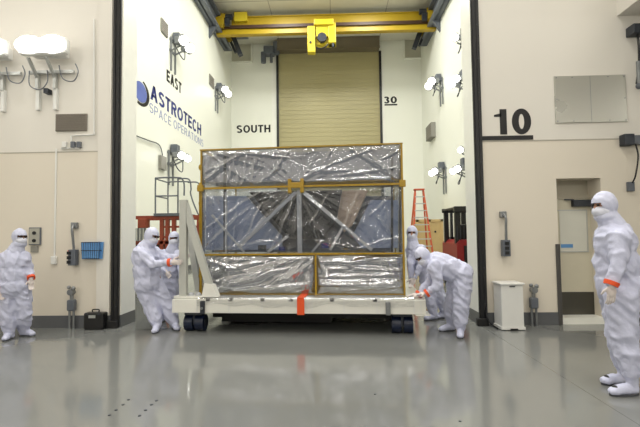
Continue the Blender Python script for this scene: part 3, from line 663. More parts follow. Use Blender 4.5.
# film with radiating creases
def ridged(v): return 1-abs(2*(v-math.floor(v))-1)
def film(x0, x1, z0, z1, y, anchors, amp, material, name, seed, nx=None, nz=None, plane='xz', streak=None, segs=()):
    nx = nx or int((x1-x0)/.014); nz = nz or int((z1-z0)/.014); g = MB(); vs = []
    for j in range(nz+1):
        z = z0+(z1-z0)*j/nz
        for i in range(nx+1):
            x = x0+(x1-x0)*i/nx; h = 0
            for (ax, az, fr, am, fall) in anchors:
                dx, dz = x-ax, z-az; r = math.hypot(dx, dz)+1e-6; an = math.atan2(dz, dx)
                nn = noise.noise((math.cos(an)*fr+seed, math.sin(an)*fr, r*.35+seed)); nn2 = noise.noise((math.cos(an)*fr*2.7, math.sin(an)*fr*2.7+seed, r*.6))
                h += am*(ridged(nn*1.6+.5)**3*1.0+.5*ridged(nn2*1.8)**4)*math.exp(-r/fall)*min(1, r*6)
            if streak:
                s1 = noise.noise((x*streak[0]+seed, z*streak[1], seed*2.)); h += streak[2]*ridged(s1*1.8+.3)**3
            vd = noise.voronoi(Vector((x*1.5+.25*noise.noise((x*2, z*2, seed)), z*1.9+x*.5, seed)))[0]; vd2 = noise.voronoi(Vector((x*4.2+z, z*3.6, seed*2)))[0]; h += .6*vd[0]-.2*(vd[1]-vd[0])+.12*vd2[0]+.35*noise.noise((x*1.7, z*1.9, seed))+.08*noise.noise((x*6+seed, z*6, seed))
            for (ax, az, bx, bz, w_, am) in segs:
                dx, dz = bx-ax, bz-az; t_ = ((x-ax)*dx+(z-az)*dz)/(dx*dx+dz*dz)
                if -.05 < t_ < 1.05:
                    tt = min(1, max(0, t_)); wob = .02*noise.noise((t_*4, am*50, seed)); dd = abs(((x-ax)*dz-(z-az)*dx)/math.hypot(dx, dz)+wob); w2 = w_*(.35+.65*math.sin(PI*min(1, max(0, tt*.9+.05))))
                    if dd < w2: h += am/amp*(1-dd/w2)*min(1, 8*(1.05-t_), 8*(t_+.05))
            ed = min(1, 12*min(x-x0, x1-x)/(1)) * min(1, 12*min(z-z0, z1-z)); ed = max(0, ed)
            d = amp*h*ed
            vs.append(g.bm.verts.new((x, y-d, z) if plane == 'xz' else (y-d, x, z) if plane == 'yz' else (x, z, y+d)))
    for j in range(nz):
        for i in range(nx):
            k = j*(nx+1)+i; g.bm.faces.new((vs[k], vs[k+1], vs[k+nx+2], vs[k+nx+1]))
    return g.build(name, material, pay, smooth=True)
def sg(*L): return [(pp(a, b).x, pp(a, b).z, pp(c, d).x, pp(c, d).z, w_, am) for a, b, c, d, w_, am in L]
S_TOP = sg((203, 183, 232, 160, .06, .035), (207, 172, 240, 156, .05, .03), (228, 183, 238, 152, .05, .03), (245, 182, 247, 155, .04, .025), (252, 184, 256, 160, .04, .03), (270, 178, 290, 150, .04, .03), (300, 180, 330, 165, .05, .03), (305, 172, 350, 170, .05, .03), (310, 182, 395, 178, .05, .035), (330, 165, 370, 150, .04, .03), (368, 155, 398, 181, .05, .035), (382, 160, 399, 150, .04, .03), (340, 176, 396, 168, .04, .025), (212, 150, 290, 158, .04, .025), (280, 168, 262, 182, .04, .03))
S_MID = sg((294, 193, 236, 248, .05, .035), (302, 193, 366, 246, .05, .035), (298, 195, 272, 250, .05, .03), (300, 196, 322, 248, .05, .03), (206, 192, 228, 226, .05, .03), (205, 248, 250, 208, .06, .035), (204, 230, 262, 192, .05, .03), (240, 200, 232, 250, .04, .025), (330, 194, 310, 225, .04, .025), (360, 192, 340, 235, .05, .03), (398, 192, 370, 215, .05, .03), (400, 245, 376, 215, .05, .03), (215, 250, 285, 240, .05, .03), (352, 250, 398, 238, .05, .03), (384, 196, 390, 246, .04, .025), (264, 192, 280, 204, .04, .03), (315, 240, 350, 248, .05, .035), (245, 245, 262, 205, .04, .025))
S_LL = sg((204, 284, 250, 276, .06, .04), (212, 289, 288, 268, .07, .05), (206, 272, 262, 262, .05, .035), (255, 281, 284, 262, .06, .05), (265, 257, 312, 256, .05, .03), (230, 290, 310, 284, .05, .035), (285, 280, 313, 262, .05, .035), (206, 259, 240, 270, .04, .03))
S_LR = sg((320, 262, 400, 261, .06, .035), (330, 269, 378, 268, .07, .045), (320, 277, 402, 274, .06, .04), (318, 285, 395, 283, .05, .035), (340, 291, 402, 286, .04, .03), (385, 258, 401, 290, .05, .03), (318, 258, 330, 288, .04, .03))
film(0, WP, zm, HP, 0, [(.1, HP, 1.6, 1, .9), (WP, zm, 1.5, 1, .8), (cx_, zm, 1.8, .7, .5), (.5, zm-.2, 1.5, .8, .7), (2.3, HP+.1, 1.5, .8, .5)], .045, m_film, 'film_panel', 3.1, segs=S_TOP)
film(0, WP, zl, zm, 0, [(.1, zm, 1.3, .7, .8), (cx_, zm, 2.2, 1, .8), (WP, zm, 1.5, .7, .7), (.2, zl-.3, 1.5, .9, .8), (WP-.4, zl, 1.5, .6, .6)], .04, m_filmid, 'film_panel', 7.7, segs=S_MID)
film(0, xm, 0, zl, 0, [(0, 0, 1.5, .9, 1.2), (xm, zl+.1, 1.8, 1, 1.3)], .06, m_filmlo, 'film_panel', 11.3, streak=(.7, 3, .6), segs=S_LL)
film(xm, WP, 0, zl, 0, [(WP, 0, 1.5, .5, .6), (xm, 0, 1.4, .4, .5)], .06, m_filmlo, 'film_panel', 14.9, streak=(.5, 4, .9), segs=S_LR)
film(0, DP, 0, HP, 0, [(0, HP, 4, 1, 1)], -.03, m_film, 'side_film', 5.5, 60, 60, 'yz')
film(0, DP, 0, HP, WP, [(0, HP, 4, 1, 1)], .03, m_film, 'side_film', 6.5, 60, 60, 'yz')
film(0, WP, 0, DP, HP, [(0, 0, 4, 1, 1)], .03, m_film, 'top_film', 8.5, 80, 50, 'xy')
film(0, WP, 0, HP, DP, [(0, HP, 4, 1, 1)], -.03, m_filmlo, 'rear_film', 9.5, 90, 60)
# contents
def ppoly(name, pts, d, t_, material):
    P = [pp(x, y, d) for x, y in pts]; g = MB().prism([(p.x, p.z) for p in P], d, d+t_); return g.build(name, material, pay)
ppoly('dark_wedge', [(249, 192), (342, 190), (337, 217), (322, 239), (290, 239)], .35, .5, m_pdark)
ppoly('tan_wedge', [(336, 191), (368, 190), (352, 225), (344, 232), (334, 214)], .45, .3, m_ptan)
ppoly('side_panel', [(206, 196), (246, 196), (282, 236), (282, 250), (206, 250)], .6, .06, m_pblue)
ppoly('side_panel', [(371, 200), (398, 200), (398, 248), (362, 248), (352, 236)], .6, .06, m_pblue)
ppoly('upper_deck', [(204, 182), (398, 180), (398, 149), (204, 155)], .5, 1.1, m_inner)
ppoly('lower_deck', [(204, 258), (400, 258), (400, 287), (204, 287)], .25, 1.4, m_inner)
ppoly('rear_body', [(212, 196), (392, 196), (392, 252), (212, 252)], 1.3, .3, m_inner)
for (a, b_, w_) in (((296, 192), (240, 246), .055), ((303, 192), (372, 250), .055), ((299, 190), (300, 253), .075), ((226, 192), (226, 252), .03), ((212, 215), (244, 252), .03), ((268, 252), (288, 236), .04), ((322, 240), (312, 252), .03), ((344, 225), (330, 250), .04)):
    p0, p1 = pp(*a, .2), pp(*b_, .2); MB().bar(p0, p1, w_, .04, (0, 1, 0)).build('strut', m_strut, pay)
for px in (203.5, 225, 392, 400):
    p0, p1 = pp(px, 252, .3), pp(px, 156, .3); MB().bar(p0, p1, .04, .04, (0, 1, 0)).build('frame_tube', m_dsteel, pay)
for k, (x, y, r) in enumerate(((262, 248, .06), (282, 249, .05), (337, 243, .07), (346, 247, .05), (325, 246, .06), (270, 251, .05))):
    p0 = pp(x, y, .3); MB().box(p0-Vector((r, .05, r*.6)), p0+Vector((r, .08, r*.8)), .01).build('instrument', (m_dsteel, m_navy, m_gsteel)[k % 3], pay)
# ------------------------------------------------------------------ work platform behind the left crew
YP = 11.6
px_ = onY(166, 300, YP).x; wp = thing('work_platform', 'rust orange work platform with grey guard rails behind the pushing crew at left', 'work platform', (px_, YP, 0))
def wpt(px, py, d=0): v = onY(px, py, YP+d); return Vector((v.x-px_, d, v.z))
a, b_ = wpt(135, 216), wpt(200, 218.5); g = MB().box((a.x, -.05, b_.z), (b_.x, .05, a.z)); g.box((a.x, .9, b_.z), (b_.x, 1.0, a.z)); g.box((a.x, 0, b_.z), (a.x+.08, .95, a.z)); g.build('top_beam', m_redor, wp)
for px in (162, 167.5, 174, 199):
    p0 = wpt(px, 217); g = MB().box((p0.x-.05, -.04, 0), (p0.x+.05, .06, p0.z)); g.build('post', m_redor, wp)
for py in (226, 236):
    a, b_ = wpt(163, py), wpt(199, py+1.5); MB().box((a.x, -.02, b_.z), (b_.x, .03, a.z)).build('cross_rail', m_redor, wp)
a, b_ = wpt(155, 213.5), wpt(184, 216); MB().box((a.x, -.1, b_.z), (b_.x, .95, a.z), .005).build('platform_deck', m_gsteel, wp)
zt_, zd_ = wpt(160, 178).z, wpt(160, 214).z; zmid = wpt(160, 196).z
xl_, xr_ = wpt(155.5, 190).x, wpt(178, 190).x
g = MB()
g.tube(curvepts([(xl_, 0, zd_), (xl_, 0, zt_-.1), (xl_+.06, 0, zt_), (xr_, 0, zt_), (xr_+.12, 0, zt_-.05), (xr_+.17, 0, zt_-.2), (xr_+.17, 0, zmid)], 5), .022)
g.tube([(xl_, 0, zmid), (xr_, 0, zmid)], .02); g.tube([(xr_, 0, zt_), (xr_, 0, zd_)], .022)
g.tube(curvepts([(xl_, .9, zd_), (xl_, .9, zt_-.1), (xl_+.06, .9, zt_), (xr_, .9, zt_)], 5), .02); g.tube([(xl_, 0, zt_-.02), (xl_, .9, zt_-.02)], .02); g.tube([(xl_, 0, zmid), (xl_, .9, zmid)], .02)
g.build('guard_rail', m_gsteel, wp)
for d in (0, .8):
    g = MB(); g.tube(curvepts([(xr_, d, zt_-.03), (xr_+.3, d, zt_-.05), (xr_+.36, d, zt_-.3), (xr_+.36, d, zmid), (xr_+.6, d, zmid-.6), (xr_+1.2, d, .9), (xr_+1.3, d, 0)], 5), .02); g.build('stair_rail', m_gsteel, wp)
for k in range(6): MB().box((xr_+.2+k*.17, .05, 1.7-k*.29), (xr_+.42+k*.17, .75, 1.73-k*.29)).build('stair_tread', m_gsteel, wp)
a, b_ = wpt(139, 219, -.1), wpt(147, 228, -.1)
g = MB().box((a.x, -.2, b_.z), (b_.x, .1, a.z), .02); g.build('drive_housing', m_redor, wp)
g = MB()
for k in range(4): x = a.x-.1+k*.09; g.cyl((x, -.12, b_.z), (x, -.12, b_.z-.35), .035)
g.build('cylinder', m_steel, wp)
a, b_ = wpt(135, 245), wpt(160, 290); g = MB().box((a.x, .0, 0), (b_.x, .8, a.z), .03); g.build('machine_base', m_blackr, wp)
MB().box((a.x-.02, -.04, a.z), (b_.x+.5, .84, a.z+.12), .02).build('machine_deck', m_redor, wp)
# ------------------------------------------------------------------ ladder, crate, forklift
YL = 18.2; pc = onY(423, 230, YL); lad = thing('stepladder', 'tall orange fibreglass stepladder with grey steps in front of the plywood crate', 'ladder', (pc.x, YL, 0))
zt_ = onY(423, 188, YL).z; wt, wb = .17, .46
for s_ in (-1, 1):
    MB().bar((s_*wb, 0, 0), (s_*wt, .62, zt_), .075, .05, (0, 1, 0)).build('front_rail', m_lad, lad); MB().bar((s_*wb, 1.25, 0), (s_*wt, .66, zt_), .06, .04, (0, 1, 0)).build('rear_rail', m_lad, lad)
for k in range(1, 11):
    z = k*.305; t_ = z/zt_; x = wb+(wt-wb)*t_; g = MB().box((-x, .62*t_-.05, z-.025), (x, .62*t_+.05, z+.02)); g.build('step', m_alu, lad)
    if k % 2: MB().box((-x, 1.25-.6*t_-.015, z), (x, 1.25-.6*t_+.015, z+.03)).build('rear_brace', m_alu, lad)
MB().box((-wt-.05, .5, zt_-.03), (wt+.05, .8, zt_+.03), .01).build('top_cap', m_lad, lad)
YK = 20.6; a, b_ = onY(416, 219.5, YK), onY(444, 260, YK); o = thing('plywood_crate', 'tan plywood crate with battens standing behind the stepladder', 'crate', ((a.x+b_.x)/2, YK, 0)); w_ = (b_.x-a.x)/2; h = a.z
MB().box((-w_, 0, .1), (w_, 1.2, h), .01).build('panel', m_ply, o)
for (p0, p1) in (((-w_, -.04, .1), (-w_+.12, 0, h)), ((w_-.12, -.04, .1), (w_, 0, h)), ((-w_, -.04, h-.12), (w_, 0, h)), ((-w_, -.04, .1), (w_, 0, .22)), ((-.05, -.04, .1), (.05, 0, h))): MB().box(p0, p1).build('batten', m_ply, o)
for x in (-w_+.1, 0, w_-.1): MB().box((x-.06, 0, 0), (x+.06, 1.2, .1)).build('skid', m_ply, o)
MB().cyl((.25, -.06, h*.72), (.25, -.04, h*.72), .05).build('catch', m_black, o)
YF = 11.4; a = onY(458.5, 300, YF); fk = thing('forklift', 'red forklift with black mast and overhead guard parked by the right bay wall', 'forklift', (a.x, YF, 0))
def fp(px, py, d=0): v = onY(px, py, YF+d); return Vector((v.x-a.x, d, v.z))
zt_ = fp(450, 207).z; xr_ = fp(470, 240).x; zb2 = fp(450, 240).z
g = MB(); g.prism([(0, .18), (xr_+.5, .18), (xr_+.5, zb2-.08), (xr_+.3, zb2), (.1, zb2), (0, zb2-.1)], 0, 1.5); g.build('body', m_red, fk)
MB().box((-.03, -.05, .12), (xr_+.53, 1.55, .4), .04).build('counterweight', m_bkplastic, fk)
MB().box((xr_*.52, -.03, .4), (xr_+.4, 0.0, zb2-.15), .01).build('rear_grille', m_black, fk)
for x in (.0, .5):
    MB().box((x, .1, zb2-.1), (x+.14, .22, zt_)).build('guard_post', m_black, fk); MB().box((x, 1.2, zb2-.1), (x+.12, 1.3, zt_)).build('guard_post', m_black, fk)
g = MB(); g.box((-.04, .02, zt_-.14), (.75, .12, zt_+.02), .02); g.box((-.04, 1.25, zt_-.1), (.75, 1.35, zt_+.02), .02)
for k in range(6): x = -.04+k*.145; g.box((x, .1, zt_-.05), (x+.05, 1.3, zt_))
g.build('overhead_guard', m_black, fk)
g = MB()
for x in (.28, .42): g.box((x, 1.55, .1), (x+.06, 1.68, zt_-.05))
g.box((.25, 1.55, 1.2), (.55, 1.7, 1.35)); g.build('mast', m_dsteel, fk)
MB().box((.25, .55, zb2), (.6, .65, zb2+.42), .05).build('seat_back', m_black, fk); MB().box((.25, .6, zb2), (.6, 1.0, zb2+.1), .04).build('seat', m_black, fk)
g = MB()
for k in range(8): x = .03+k*.09; g.cyl((x, .06, zb2), (x, .06, zb2+.36), .01)
g.build('load_screen', m_dsteel, fk)
for x in (.08, .72):
    for y in (.25, 1.25): MB().cyl((x-.08, y, .19), (x+.08, y, .19), .19, seg=24).build('wheel', m_blackr, fk)
for x in (.2, .6): MB().box((x, 1.7, .06), (x+.1, 2.8, .1)).build('fork', m_dsteel, fk)
# floor plugs
dots = [(109.5, 415, 'nearest of the left row'), (116, 410, 'second of the left row'), (123, 404.5, 'third of the left row'), (128.5, 399.5, 'farthest of the left row'), (139.5, 415.5, 'nearest of the right row'), (145.5, 410, 'second of the right row'), (151.5, 404.5, 'third of the right row'), (156.5, 400.5, 'farthest of the right row')]
for x, y, s in dots:
    p = onZ(x, y, .002); tag(MB().cyl((0, 0, 0), (0, 0, .004), .013, seg=14).build('floor_plug', m_dsteel, loc=(p.x, p.y, 0)), 'small dark floor plug, '+s+' of plugs at lower left', 'floor plug', 'floor plugs at lower left')
for x, y, s in ((375, 394, 'lone tiny dark plug in the floor right of centre'), (460, 421, 'lone dark plug in the floor near the bottom edge')):
    p = onZ(x, y, .002); tag(MB().cyl((0, 0, 0), (0, 0, .004), .011, seg=14).build('floor_plug', m_dsteel, loc=(p.x, p.y, 0)), s, 'floor plug')
# ------------------------------------------------------------------ people
def remesh(g, voxel, name, smooth=6, fold=0, fs=7, seed=0):
    me = bpy.data.meshes.new(name+'_t'); g.bm.to_mesh(me); g.bm.free(); o = bpy.data.objects.new(name+'_t', me); COL.objects.link(o)
    r = o.modifiers.new('r', 'REMESH'); r.mode = 'VOXEL'; r.voxel_size = voxel
    s_ = o.modifiers.new('s', 'SMOOTH'); s_.factor = .5; s_.iterations = smooth
    bpy.context.view_layer.update(); out = bpy.data.meshes.new_from_object(o.evaluated_get(bpy.context.evaluated_depsgraph_get()))
    bpy.data.objects.remove(o); bpy.data.meshes.remove(me)
    if fold:
        ns = [v.normal.copy() for v in out.vertices]
        for v, n in zip(out.vertices, ns):
            c = v.co; q_ = Vector((c.x*fs+c.z*fs*.45+seed, c.y*fs, c.z*fs*.55-c.x*fs*.35)); a_ = noise.noise(q_); b_ = noise.noise(Vector((q_.x*1.1, q_.y*1.3, c.z*fs*1.6+c.x*fs+seed)))
            v.co = c + n*fold*((1-abs(a_)*2.6)**2*.8-(abs(b_)*1.4)+noise.noise(q_*3.1)*.25)
    for p in out.polygons: p.use_smooth = True
    return out
def capsule(g, p0, r0_, p1, r1_, n=2):
    t = bmesh.new(); p0, p1 = Vector(p0), Vector(p1)
    for p, r in ((p0, r0_), (p1, r1_)): bmesh.ops.create_icosphere(t, subdivisions=n, radius=r, matrix=Matrix.Translation(p))
    h = bmesh.ops.convex_hull(t, input=list(t.verts)); dead = [v for v in h['geom_interior'] if isinstance(v, bmesh.types.BMVert)]
    bmesh.ops.delete(t, geom=list(set(dead)), context='VERTS'); me = bpy.data.meshes.new('t'); t.to_mesh(me); t.free(); g.bm.from_mesh(me); bpy.data.meshes.remove(me)
def ell(g, c, r, M3):
    mt = M3.to_4x4(); mt.translation = Vector(c); bmesh.ops.create_uvsphere(g.bm, u_segments=20, v_segments=14, radius=1, matrix=mt @ Matrix.Diagonal((*r, 1)))
def frame(z, f_):   # columns: side, forward, up
    z = Vector(z).normalized(); f_ = Vector(f_); f_ = (f_-z*f_.dot(z)).normalized(); s_ = f_.cross(z); return Matrix((s_, f_, z)).transposed()
def mk(name, me, material, parent):
    me.materials.clear(); me.materials.append(material); me.name = name; o = bpy.data.objects.new(name, me); COL.objects.link(o); o.parent = parent; return o
def glove(root, wr, d, nrm, thumb, curl, material, sc=1.0, name='glove'):
    d = Vector(d).normalized(); nrm = Vector(nrm); nrm = (nrm-d*nrm.dot(d)).normalized(); sd = d.cross(nrm)
    if sd.dot(Vector(thumb)) < 0: sd = -sd      # sd points to the thumb side
    g = MB(); wr = Vector(wr); M3 = Matrix((sd, d, nrm)).transposed()
    ell(g, wr+d*.055*sc, (.044*sc, .058*sc, .022*sc), M3); capsule(g, wr-d*.05, .034*sc, wr+d*.02, .03*sc)
    for k, (o_, ln) in enumerate(((.031, .075), (.011, .085), (-.010, .08), (-.030, .063))):
        b = wr+d*.1*sc+sd*o_*sc; c_ = curl
        dirs = [d*math.cos(c_*(j+.4))+nrm*math.sin(c_*(j+.4)) for j in range(3)]; p = b; rr = [.0105, .0098, .0088, .0078]
        for j in range(3):
            n_ = p+dirs[j]*ln*sc*(.42, .33, .27)[j]; capsule(g, p, rr[j]*sc, n_, rr[j+1]*sc, 1); p = n_
        capsule(g, wr+d*.05*sc+sd*o_*.7*sc, .013*sc, b, .0115*sc, 1)
    b = wr+d*.03*sc+sd*.03*sc; t1 = (sd*.75+d*.65+nrm*.25).normalized(); t2 = (sd*.3+d*.85+nrm*.45).normalized()
    capsule(g, b, .016*sc, b+t1*.042*sc, .0125*sc, 1); capsule(g, b+t1*.042*sc, .0125*sc, b+t1*.042*sc+t2*.035*sc, .0095*sc, 1)
    return mk(name, remesh(g, .0045*sc, 'glove', 2), material, root)
def person(label, base, J, fwd, hfwd, hup=(0, 0, 1), skin=None, sc=1.0, gl=None, seed=0, gcurl=.35, eyes='goggles', toes=None, bands=(1, 1), nrm=None, fat=1.0, shoe_patch=False):
    base = Vector(base); root = thing('person', label, 'person', base)
    J = {k: Vector(v)-base for k, v in J.items()}; fwd = Vector(fwd).normalized(); hf = Vector(hfwd).normalized()
    ch, pe = J['chest'], J['pelvis']; up = (ch-pe).normalized(); MT = frame(up, fwd)
    g = MB(); k_ = sc*fat
    sh = (J['ls']-J['rs']).normalized(); MT2 = frame(up, (up.cross(sh) if up.cross(sh).dot(fwd) > 0 else sh.cross(up)))
    ell(g, pe, (.2*k_, .165*k_, .18*k_), MT); ell(g, pe.lerp(ch, .5), (.195*k_, .165*k_, .22*k_), MT); ell(g, ch, (.2*k_, .16*k_, .21*k_), MT2)
    for s_ in 'lr':
        S, E, W = J[s_+'s'], J[s_+'e'], J[s_+'w']; capsule(g, ch+up*.06, .12*k_, S, .082*k_); capsule(g, S, .083*k_, E, .066*k_); capsule(g, E, .066*k_, W, .043*k_)
        Hh, K, An = J[s_+'h'], J[s_+'k'], J[s_+'a']; capsule(g, Hh, .132*k_, K, .108*k_); capsule(g, K, .108*k_, K.lerp(An, .55), .098*k_); capsule(g, K.lerp(An, .55), .098*k_, An, .066*k_); capsule(g, pe, .14*k_, Hh, .12*k_)
    hd = J['head']; hu = Vector(hup); HM = frame(hu, hf); hu = HM.col[2].copy(); hs = HM.col[0].copy(); hf = HM.col[1].copy()
    capsule(g, ch+up*.12*sc, .075*sc, hd-hu*.05*sc, .06*sc)
    ell(g, hd, (.074*sc, .09*sc, .11*sc), HM); ell(g, hd-hu*.05*sc+hf*.018*sc, (.055*sc, .065*sc, .06*sc), HM)
    capsule(g, hd+hf*.088*sc+hu*.005*sc, .010*sc, hd+hf*.105*sc-hu*.028*sc, .014*sc, 1)
    me = remesh(g, .013, 'body', 3, .02, 6.5, seed); body = mk('body', me, m_suit, root); me.materials.append(skin or m_skin)
    for p in me.polygons:
        c = p.center; v = c-hd
        if v.length < .14*sc and v.dot(hf) > .02*sc: p.material_index = 1
    # hood, open over the eyes
    g = MB(); ell(g, hd+hu*.014*sc-hf*.014*sc, (.102*sc, .118*sc, .134*sc), HM); capsule(g, hd-hu*.07*sc-hf*.01*sc, .082*sc, ch+up*.15*sc, .125*sc); ell(g, hd-hu*.1*sc, (.1*sc, .1*sc, .07*sc), HM)
    me = remesh(g, .012, 'hood', 3, .005, 12, seed+3); bm = bmesh.new(); bm.from_mesh(me)
    dead = []
    for f_ in bm.faces:
        v = f_.calc_center_median()-hd; a_ = v.dot(hf); b_ = v.dot(hu); c_ = abs(v.dot(hs))
        if a_ > .03*sc and -.07*sc < b_ < .036*sc and c_ < .07*sc: dead.append(f_)
    bmesh.ops.delete(bm, geom=dead, context='FACES'); bm.to_mesh(me); bm.free(); mk('hood', me, m_hood, root)
    # mask over nose and mouth
    g = MB(); ell(g, hd-hu*.05*sc+hf*.022*sc, (.086*sc, .094*sc, .07*sc), HM); me = remesh(g, .008, 'mask', 2, .003, 20, seed); mk('face_mask', me, m_mask, root)
    for s_ in (-1, 1):
        g = MB(); ell(g, hd+hf*.078*sc+hs*s_*.03*sc+hu*.018*sc, (.017*sc, .014*sc, .011*sc), HM); g.build('eye', m_eye, root, smooth=True)
    if eyes == 'goggles':
        g = MB()
        for s_ in (-1, 1):
            ell(g, hd+hf*.092*sc+hs*s_*.033*sc+hu*.016*sc, (.028*sc, .008*sc, .02*sc), HM)
        capsule(g, hd+hf*.095*sc+hs*.02*sc+hu*.02*sc, .004, hd+hf*.095*sc-hs*.02*sc+hu*.02*sc, .004, 1); g.build('glasses', mat('smoked_lens', (60, 48, 44), .15), root, smooth=True)
    for n, s_ in enumerate('lr'):
        E, W = J[s_+'e'], J[s_+'w']; d = (W-E).normalized()
        hdv = Vector(gl[n]) if gl else d
        nv = Vector(nrm[n]) if nrm else (fwd if s_ == 'l' else fwd)
        th_ = fwd+up*.3
        glove(root, W+hdv.normalized()*.02, hdv, nv, th_, gcurl, m_glove if n == 0 or not shoe_patch else m_glove, sc*1.02)
        if bands[n]:
            b = MB(); b.cyl(W-d*.016, W+d*.022, .058*sc*fat, .054*sc*fat, seg=18); b.build('wrist_tape', m_orange, root, smooth=False)
        # boots
        An = J[s_+'a']; K = J[s_+'k']; td = Vector(toes[n]) if toes else fwd; td.z = 0; td.normalize()
        g = MB(); cuff = An.lerp(K, .52); capsule(g, An+Vector((0, 0, -.0)), .069*sc*fat, cuff, .084*sc*fat)
        gz = -base.z; heel = Vector((An.x, An.y, gz+.045))-td*.035*sc; toe = Vector((An.x, An.y, gz+.04))+td*.17*sc
        M3 = frame((0, 0, 1), td); capsule(g, heel, .043, An, .062*sc); capsule(g, heel, .044, toe, .04); ell(g, toe-td*.02, (.054*sc, .075*sc, .042), M3); ell(g, (heel+toe)/2+Vector((0, 0, .012)), (.052*sc, .12*sc, .05), M3)
        for v in g.bm.verts: v.co.z = max(v.co.z, gz+.012)
        bt = mk('overboot', remesh(g, .012, 'boot', 2, .006, 12, seed+n), m_suit, root)
        for v in bt.data.vertices: v.co.z = max(v.co.z, gz+.01)
        g = MB(); mt = M3.to_4x4(); mt.translation = (heel+toe)/2+Vector((0, 0, 0)); mt.translation.z = gz+.009
        bmesh.ops.create_cone(g.bm, cap_ends=True, segments=24, radius1=1, radius2=1, depth=1, matrix=mt @ Matrix.Diagonal((.052*sc, .145*sc, .016, 1))); g.build('boot_sole', m_sole, bt)
        if shoe_patch:
            g = MB(); ell(g, toe-td*.015+Vector((0, 0, .034)), (.03, .022, .018), M3); g.build('toe_patch', m_black, bt)
    return root
def P(px, py, Y): return onY(px, py, Y)
# A: standing far left, looking right
Y = 6.3; f = P(16, 341, Y)
person('person in white hooded coverall standing at the far left looking right, hands at sides', (f.x, Y, 0), dict(
    head=P(20, 237.5, Y), chest=P(15.5, 262, Y), pelvis=P(15.5, 286, Y), ls=P(25, 257, Y+.1), rs=P(5, 257, Y-.05), le=P(29, 271, Y+.12), re=P(-1, 275, Y-.05),
    lw=P(31, 277.5, Y+.05), rw=P(2, 287, Y-.12), lh=P(22, 291, Y+.05), rh=P(9, 291, Y), lk=P(24, 314, Y+.08), rk=P(8, 315, Y-.02), la=P(24, 332, Y+.2), ra=P(9.5, 335.5, Y+.02)),
    (.75, -.6, 0), (.9, -.42, -.05), toes=[(1, -.25, 0), (.35, -1, 0)], seed=1, sc=.95, fat=1.06, skin=m_skin2, gl=[(.1, -.1, -1), (.12, -.1, -1)])
# B: leaning back, holding upright post
Y = 6.82
person('person in white coverall leaning back with one arm stretched to the trolley post', (P(157, 328, Y).x, Y, 0), dict(
    head=P(152, 236.5, Y), chest=P(145.5, 258, Y), pelvis=P(148, 283, Y), ls=P(154, 251, Y+.16), rs=P(140, 252, Y-.12), le=P(166, 259, Y+.12), re=P(153, 264, Y-.2),
    lw=P(177, 257, Y-.05), rw=P(169.5, 262.5, Y-.22), lh=P(155, 286, Y+.08), rh=P(145, 287, Y-.02), lk=P(167, 306, Y+.12), rk=P(151.5, 309, Y-.02), la=P(174.5, 322, Y+.1), ra=P(157, 324, Y-.05)),
    (1, -.25, 0), (.93, -.3, -.25), toes=[(.7, -1, 0), (.2, -1, 0)], seed=2, sc=1.02, fat=1.12, gl=[(1, 0, .05), (1, .05, 0)], gcurl=.55, bands=(0, 1), nrm=[(0, 1, 0), (0, 1, 0)], hup=(.25, 0, 1))
# C: behind B
Y = 7.55
person('person in white hooded coverall half hidden behind the leaning one, facing the camera', (P(170, 310, Y).x, Y, 0), dict(
    head=P(174, 239, Y), chest=P(171.5, 260, Y), pelvis=P(170, 283, Y), ls=P(179, 254, Y-.05), rs=P(163.5, 254, Y-.02), le=P(181, 266, Y-.1), re=P(161, 266, Y-.15),
    lw=P(181, 276, Y-.22), rw=P(166, 272, Y-.25), lh=P(174, 286, Y), rh=P(165, 286, Y), lk=P(173, 303, Y-.02), rk=P(163, 303, Y), la=P(174, 315, Y+.04), ra=P(163, 315, Y+.04)),
    (.2, -1, 0), (.25, -1, -.12), seed=3, sc=.95, eyes='g', fat=1.0, bands=(0, 0), skin=m_skin2)
# D: bending over trolley on the right
Y = 6.42
D_ = person('person in white hooded coverall bending over the right end of the trolley', (P(455, 331, Y).x, Y, 0), dict(
    head=P(422.5, 256.5, Y-.05), chest=P(441, 265, Y), pelvis=P(459, 273, Y), ls=P(434, 267, Y-.18), rs=P(434, 263, Y+.16), le=P(439, 285, Y-.2), re=P(430, 282, Y+.14),
    lw=P(427, 293, Y-.18), rw=P(419, 294, Y+.08), lh=P(462, 282, Y-.08), rh=P(457, 282, Y+.1), lk=P(461, 307, Y-.1), rk=P(452, 305, Y+.2), la=P(460.5, 326.5, Y-.08), ra=P(451, 320.5, Y+.26)),
    (-.75, 0, -.66), (-.78, -.4, -.5), hup=(-.5, -.1, .75), toes=[(-.35, -1, 0), (-1, -.35, 0)], seed=4, sc=.98, fat=1.14, gl=[(-1, 0, -.12), (-1, 0, -.1)], nrm=[(0, 0, -1), (0, 0, -1)], gcurl=.4)
# E: behind D
Y = 7.5
person('person in white hooded coverall behind the bending one, close to the payload corner', (P(438, 316, Y).x, Y, 0), dict(
    head=P(412, 233.5, Y), chest=P(417, 255, Y), pelvis=P(430, 280, Y), ls=P(421, 248, Y-.1), rs=P(410, 250, Y+.05), le=P(421, 264, Y-.2), re=P(411, 264, Y-.1),
    lw=P(415, 277, Y-.22), rw=P(411, 277, Y-.12), lh=P(435, 284, Y), rh=P(430, 284, Y+.05), lk=P(441, 300, Y+.05), rk=P(431, 300, Y), la=P(444, 312, Y+.15), ra=P(434, 314.5, Y)),
    (-.5, -.8, -.2), (-.3, -1, -.15), seed=5, sc=.95, eyes='g', fat=.98, bands=(0, 0), toes=[(-1, -.4, 0), (-1, -.4, 0)])
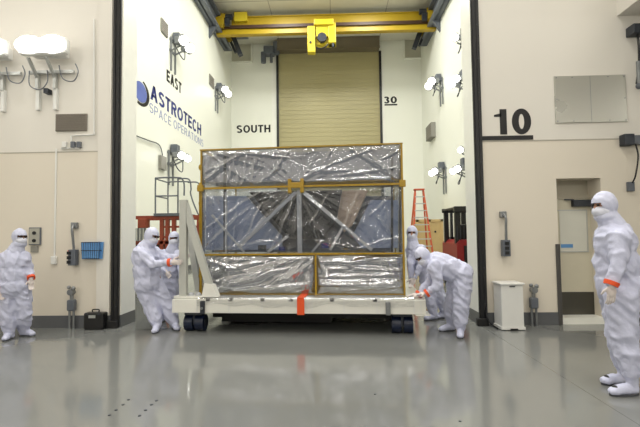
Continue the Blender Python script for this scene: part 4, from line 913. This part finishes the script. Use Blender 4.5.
# F: right foreground, facing left
Y = 4.2
person('tall person in white hooded coverall standing in profile at the far right looking left', (P(620, 386, Y).x, Y, 0), dict(
    head=P(603.5, 206, Y), chest=P(614.5, 244, Y), pelvis=P(618, 285, Y), ls=P(619, 238, Y-.2), rs=P(616, 237, Y+.2), le=P(619, 264, Y-.25), re=P(617, 264, Y+.26),
    lw=P(611.5, 283, Y-.25), rw=P(609, 285, Y+.2), lh=P(621, 294, Y-.1), rh=P(617, 294, Y+.1), lk=P(623.5, 336, Y-.1), rk=P(618, 331, Y+.12), la=P(630, 372, Y-.13), ra=P(621.5, 363, Y+.14)),
    (-1, -.05, 0), (-1, -.12, -.12), hup=(-.12, 0, 1), toes=[(-1, -.12, 0), (-1, -.05, 0)], seed=6, sc=.98, fat=1.13, gl=[(-.05, 0, -1), (-.05, 0, -1)], nrm=[(0, 1, 0), (0, -1, 0)], eyes='g', shoe_patch=True)
# ------------------------------------------------------------------ lights
def area(name, loc, size, power, rot=(0, 0, 0), color=(1, .98, .94), sy=None):
    l = bpy.data.lights.new(name, 'AREA'); l.energy = power; l.size = size; l.color = color
    if sy: l.shape = 'RECTANGLE'; l.size_y = sy
    o = bpy.data.objects.new(name, l); COL.objects.link(o); o.location = loc; o.rotation_euler = rot; return o
for x in (-2.4, 2.0):
    for y in (8.9, 14.0, 20.0): area('bay_ceiling_lamp', (x, y, ZC-.15), 1.3, 300, color=(1, .995, .95))
for x in (-5.5, 0, 5.5):
    for y in (-4, .8, 4.6): area('airlock_ceiling_lamp', (x, y, ZN-.15), 1.2, 150, color=(1, .975, .94))
for x in (-6.5, -2.2, 2.2, 6.5): area('rear_glint_light', (x, Y0r+.25, 5.2), .9, 50, rot=(math.radians(78), 0, 0), color=(1, .99, .95), sy=.35)  # unseen area lights added behind the camera for glints on the wrapped film
for x, r_ in ((X0+.25, -1), (X1-.25, 1)):
    for y in (-3, 2): area('side_glint_light', (x, y, 5.0), .7, 30, rot=(math.radians(78), 0, r_*PI/2), color=(1, .99, .95), sy=.35)  # more added lights, out of view at the sides, for film sparkle
W = bpy.data.worlds.new('world'); SC.world = W; W.use_nodes = True; W.node_tree.nodes['Background'].inputs[0].default_value = (.8, .8, .8, 1); W.node_tree.nodes['Background'].inputs[1].default_value = .05
SC.view_settings.view_transform = 'Standard'; SC.view_settings.look = 'None'; SC.view_settings.gamma = 1; SC.view_settings.use_curve_mapping = False
SC.view_settings.exposure = 0.14
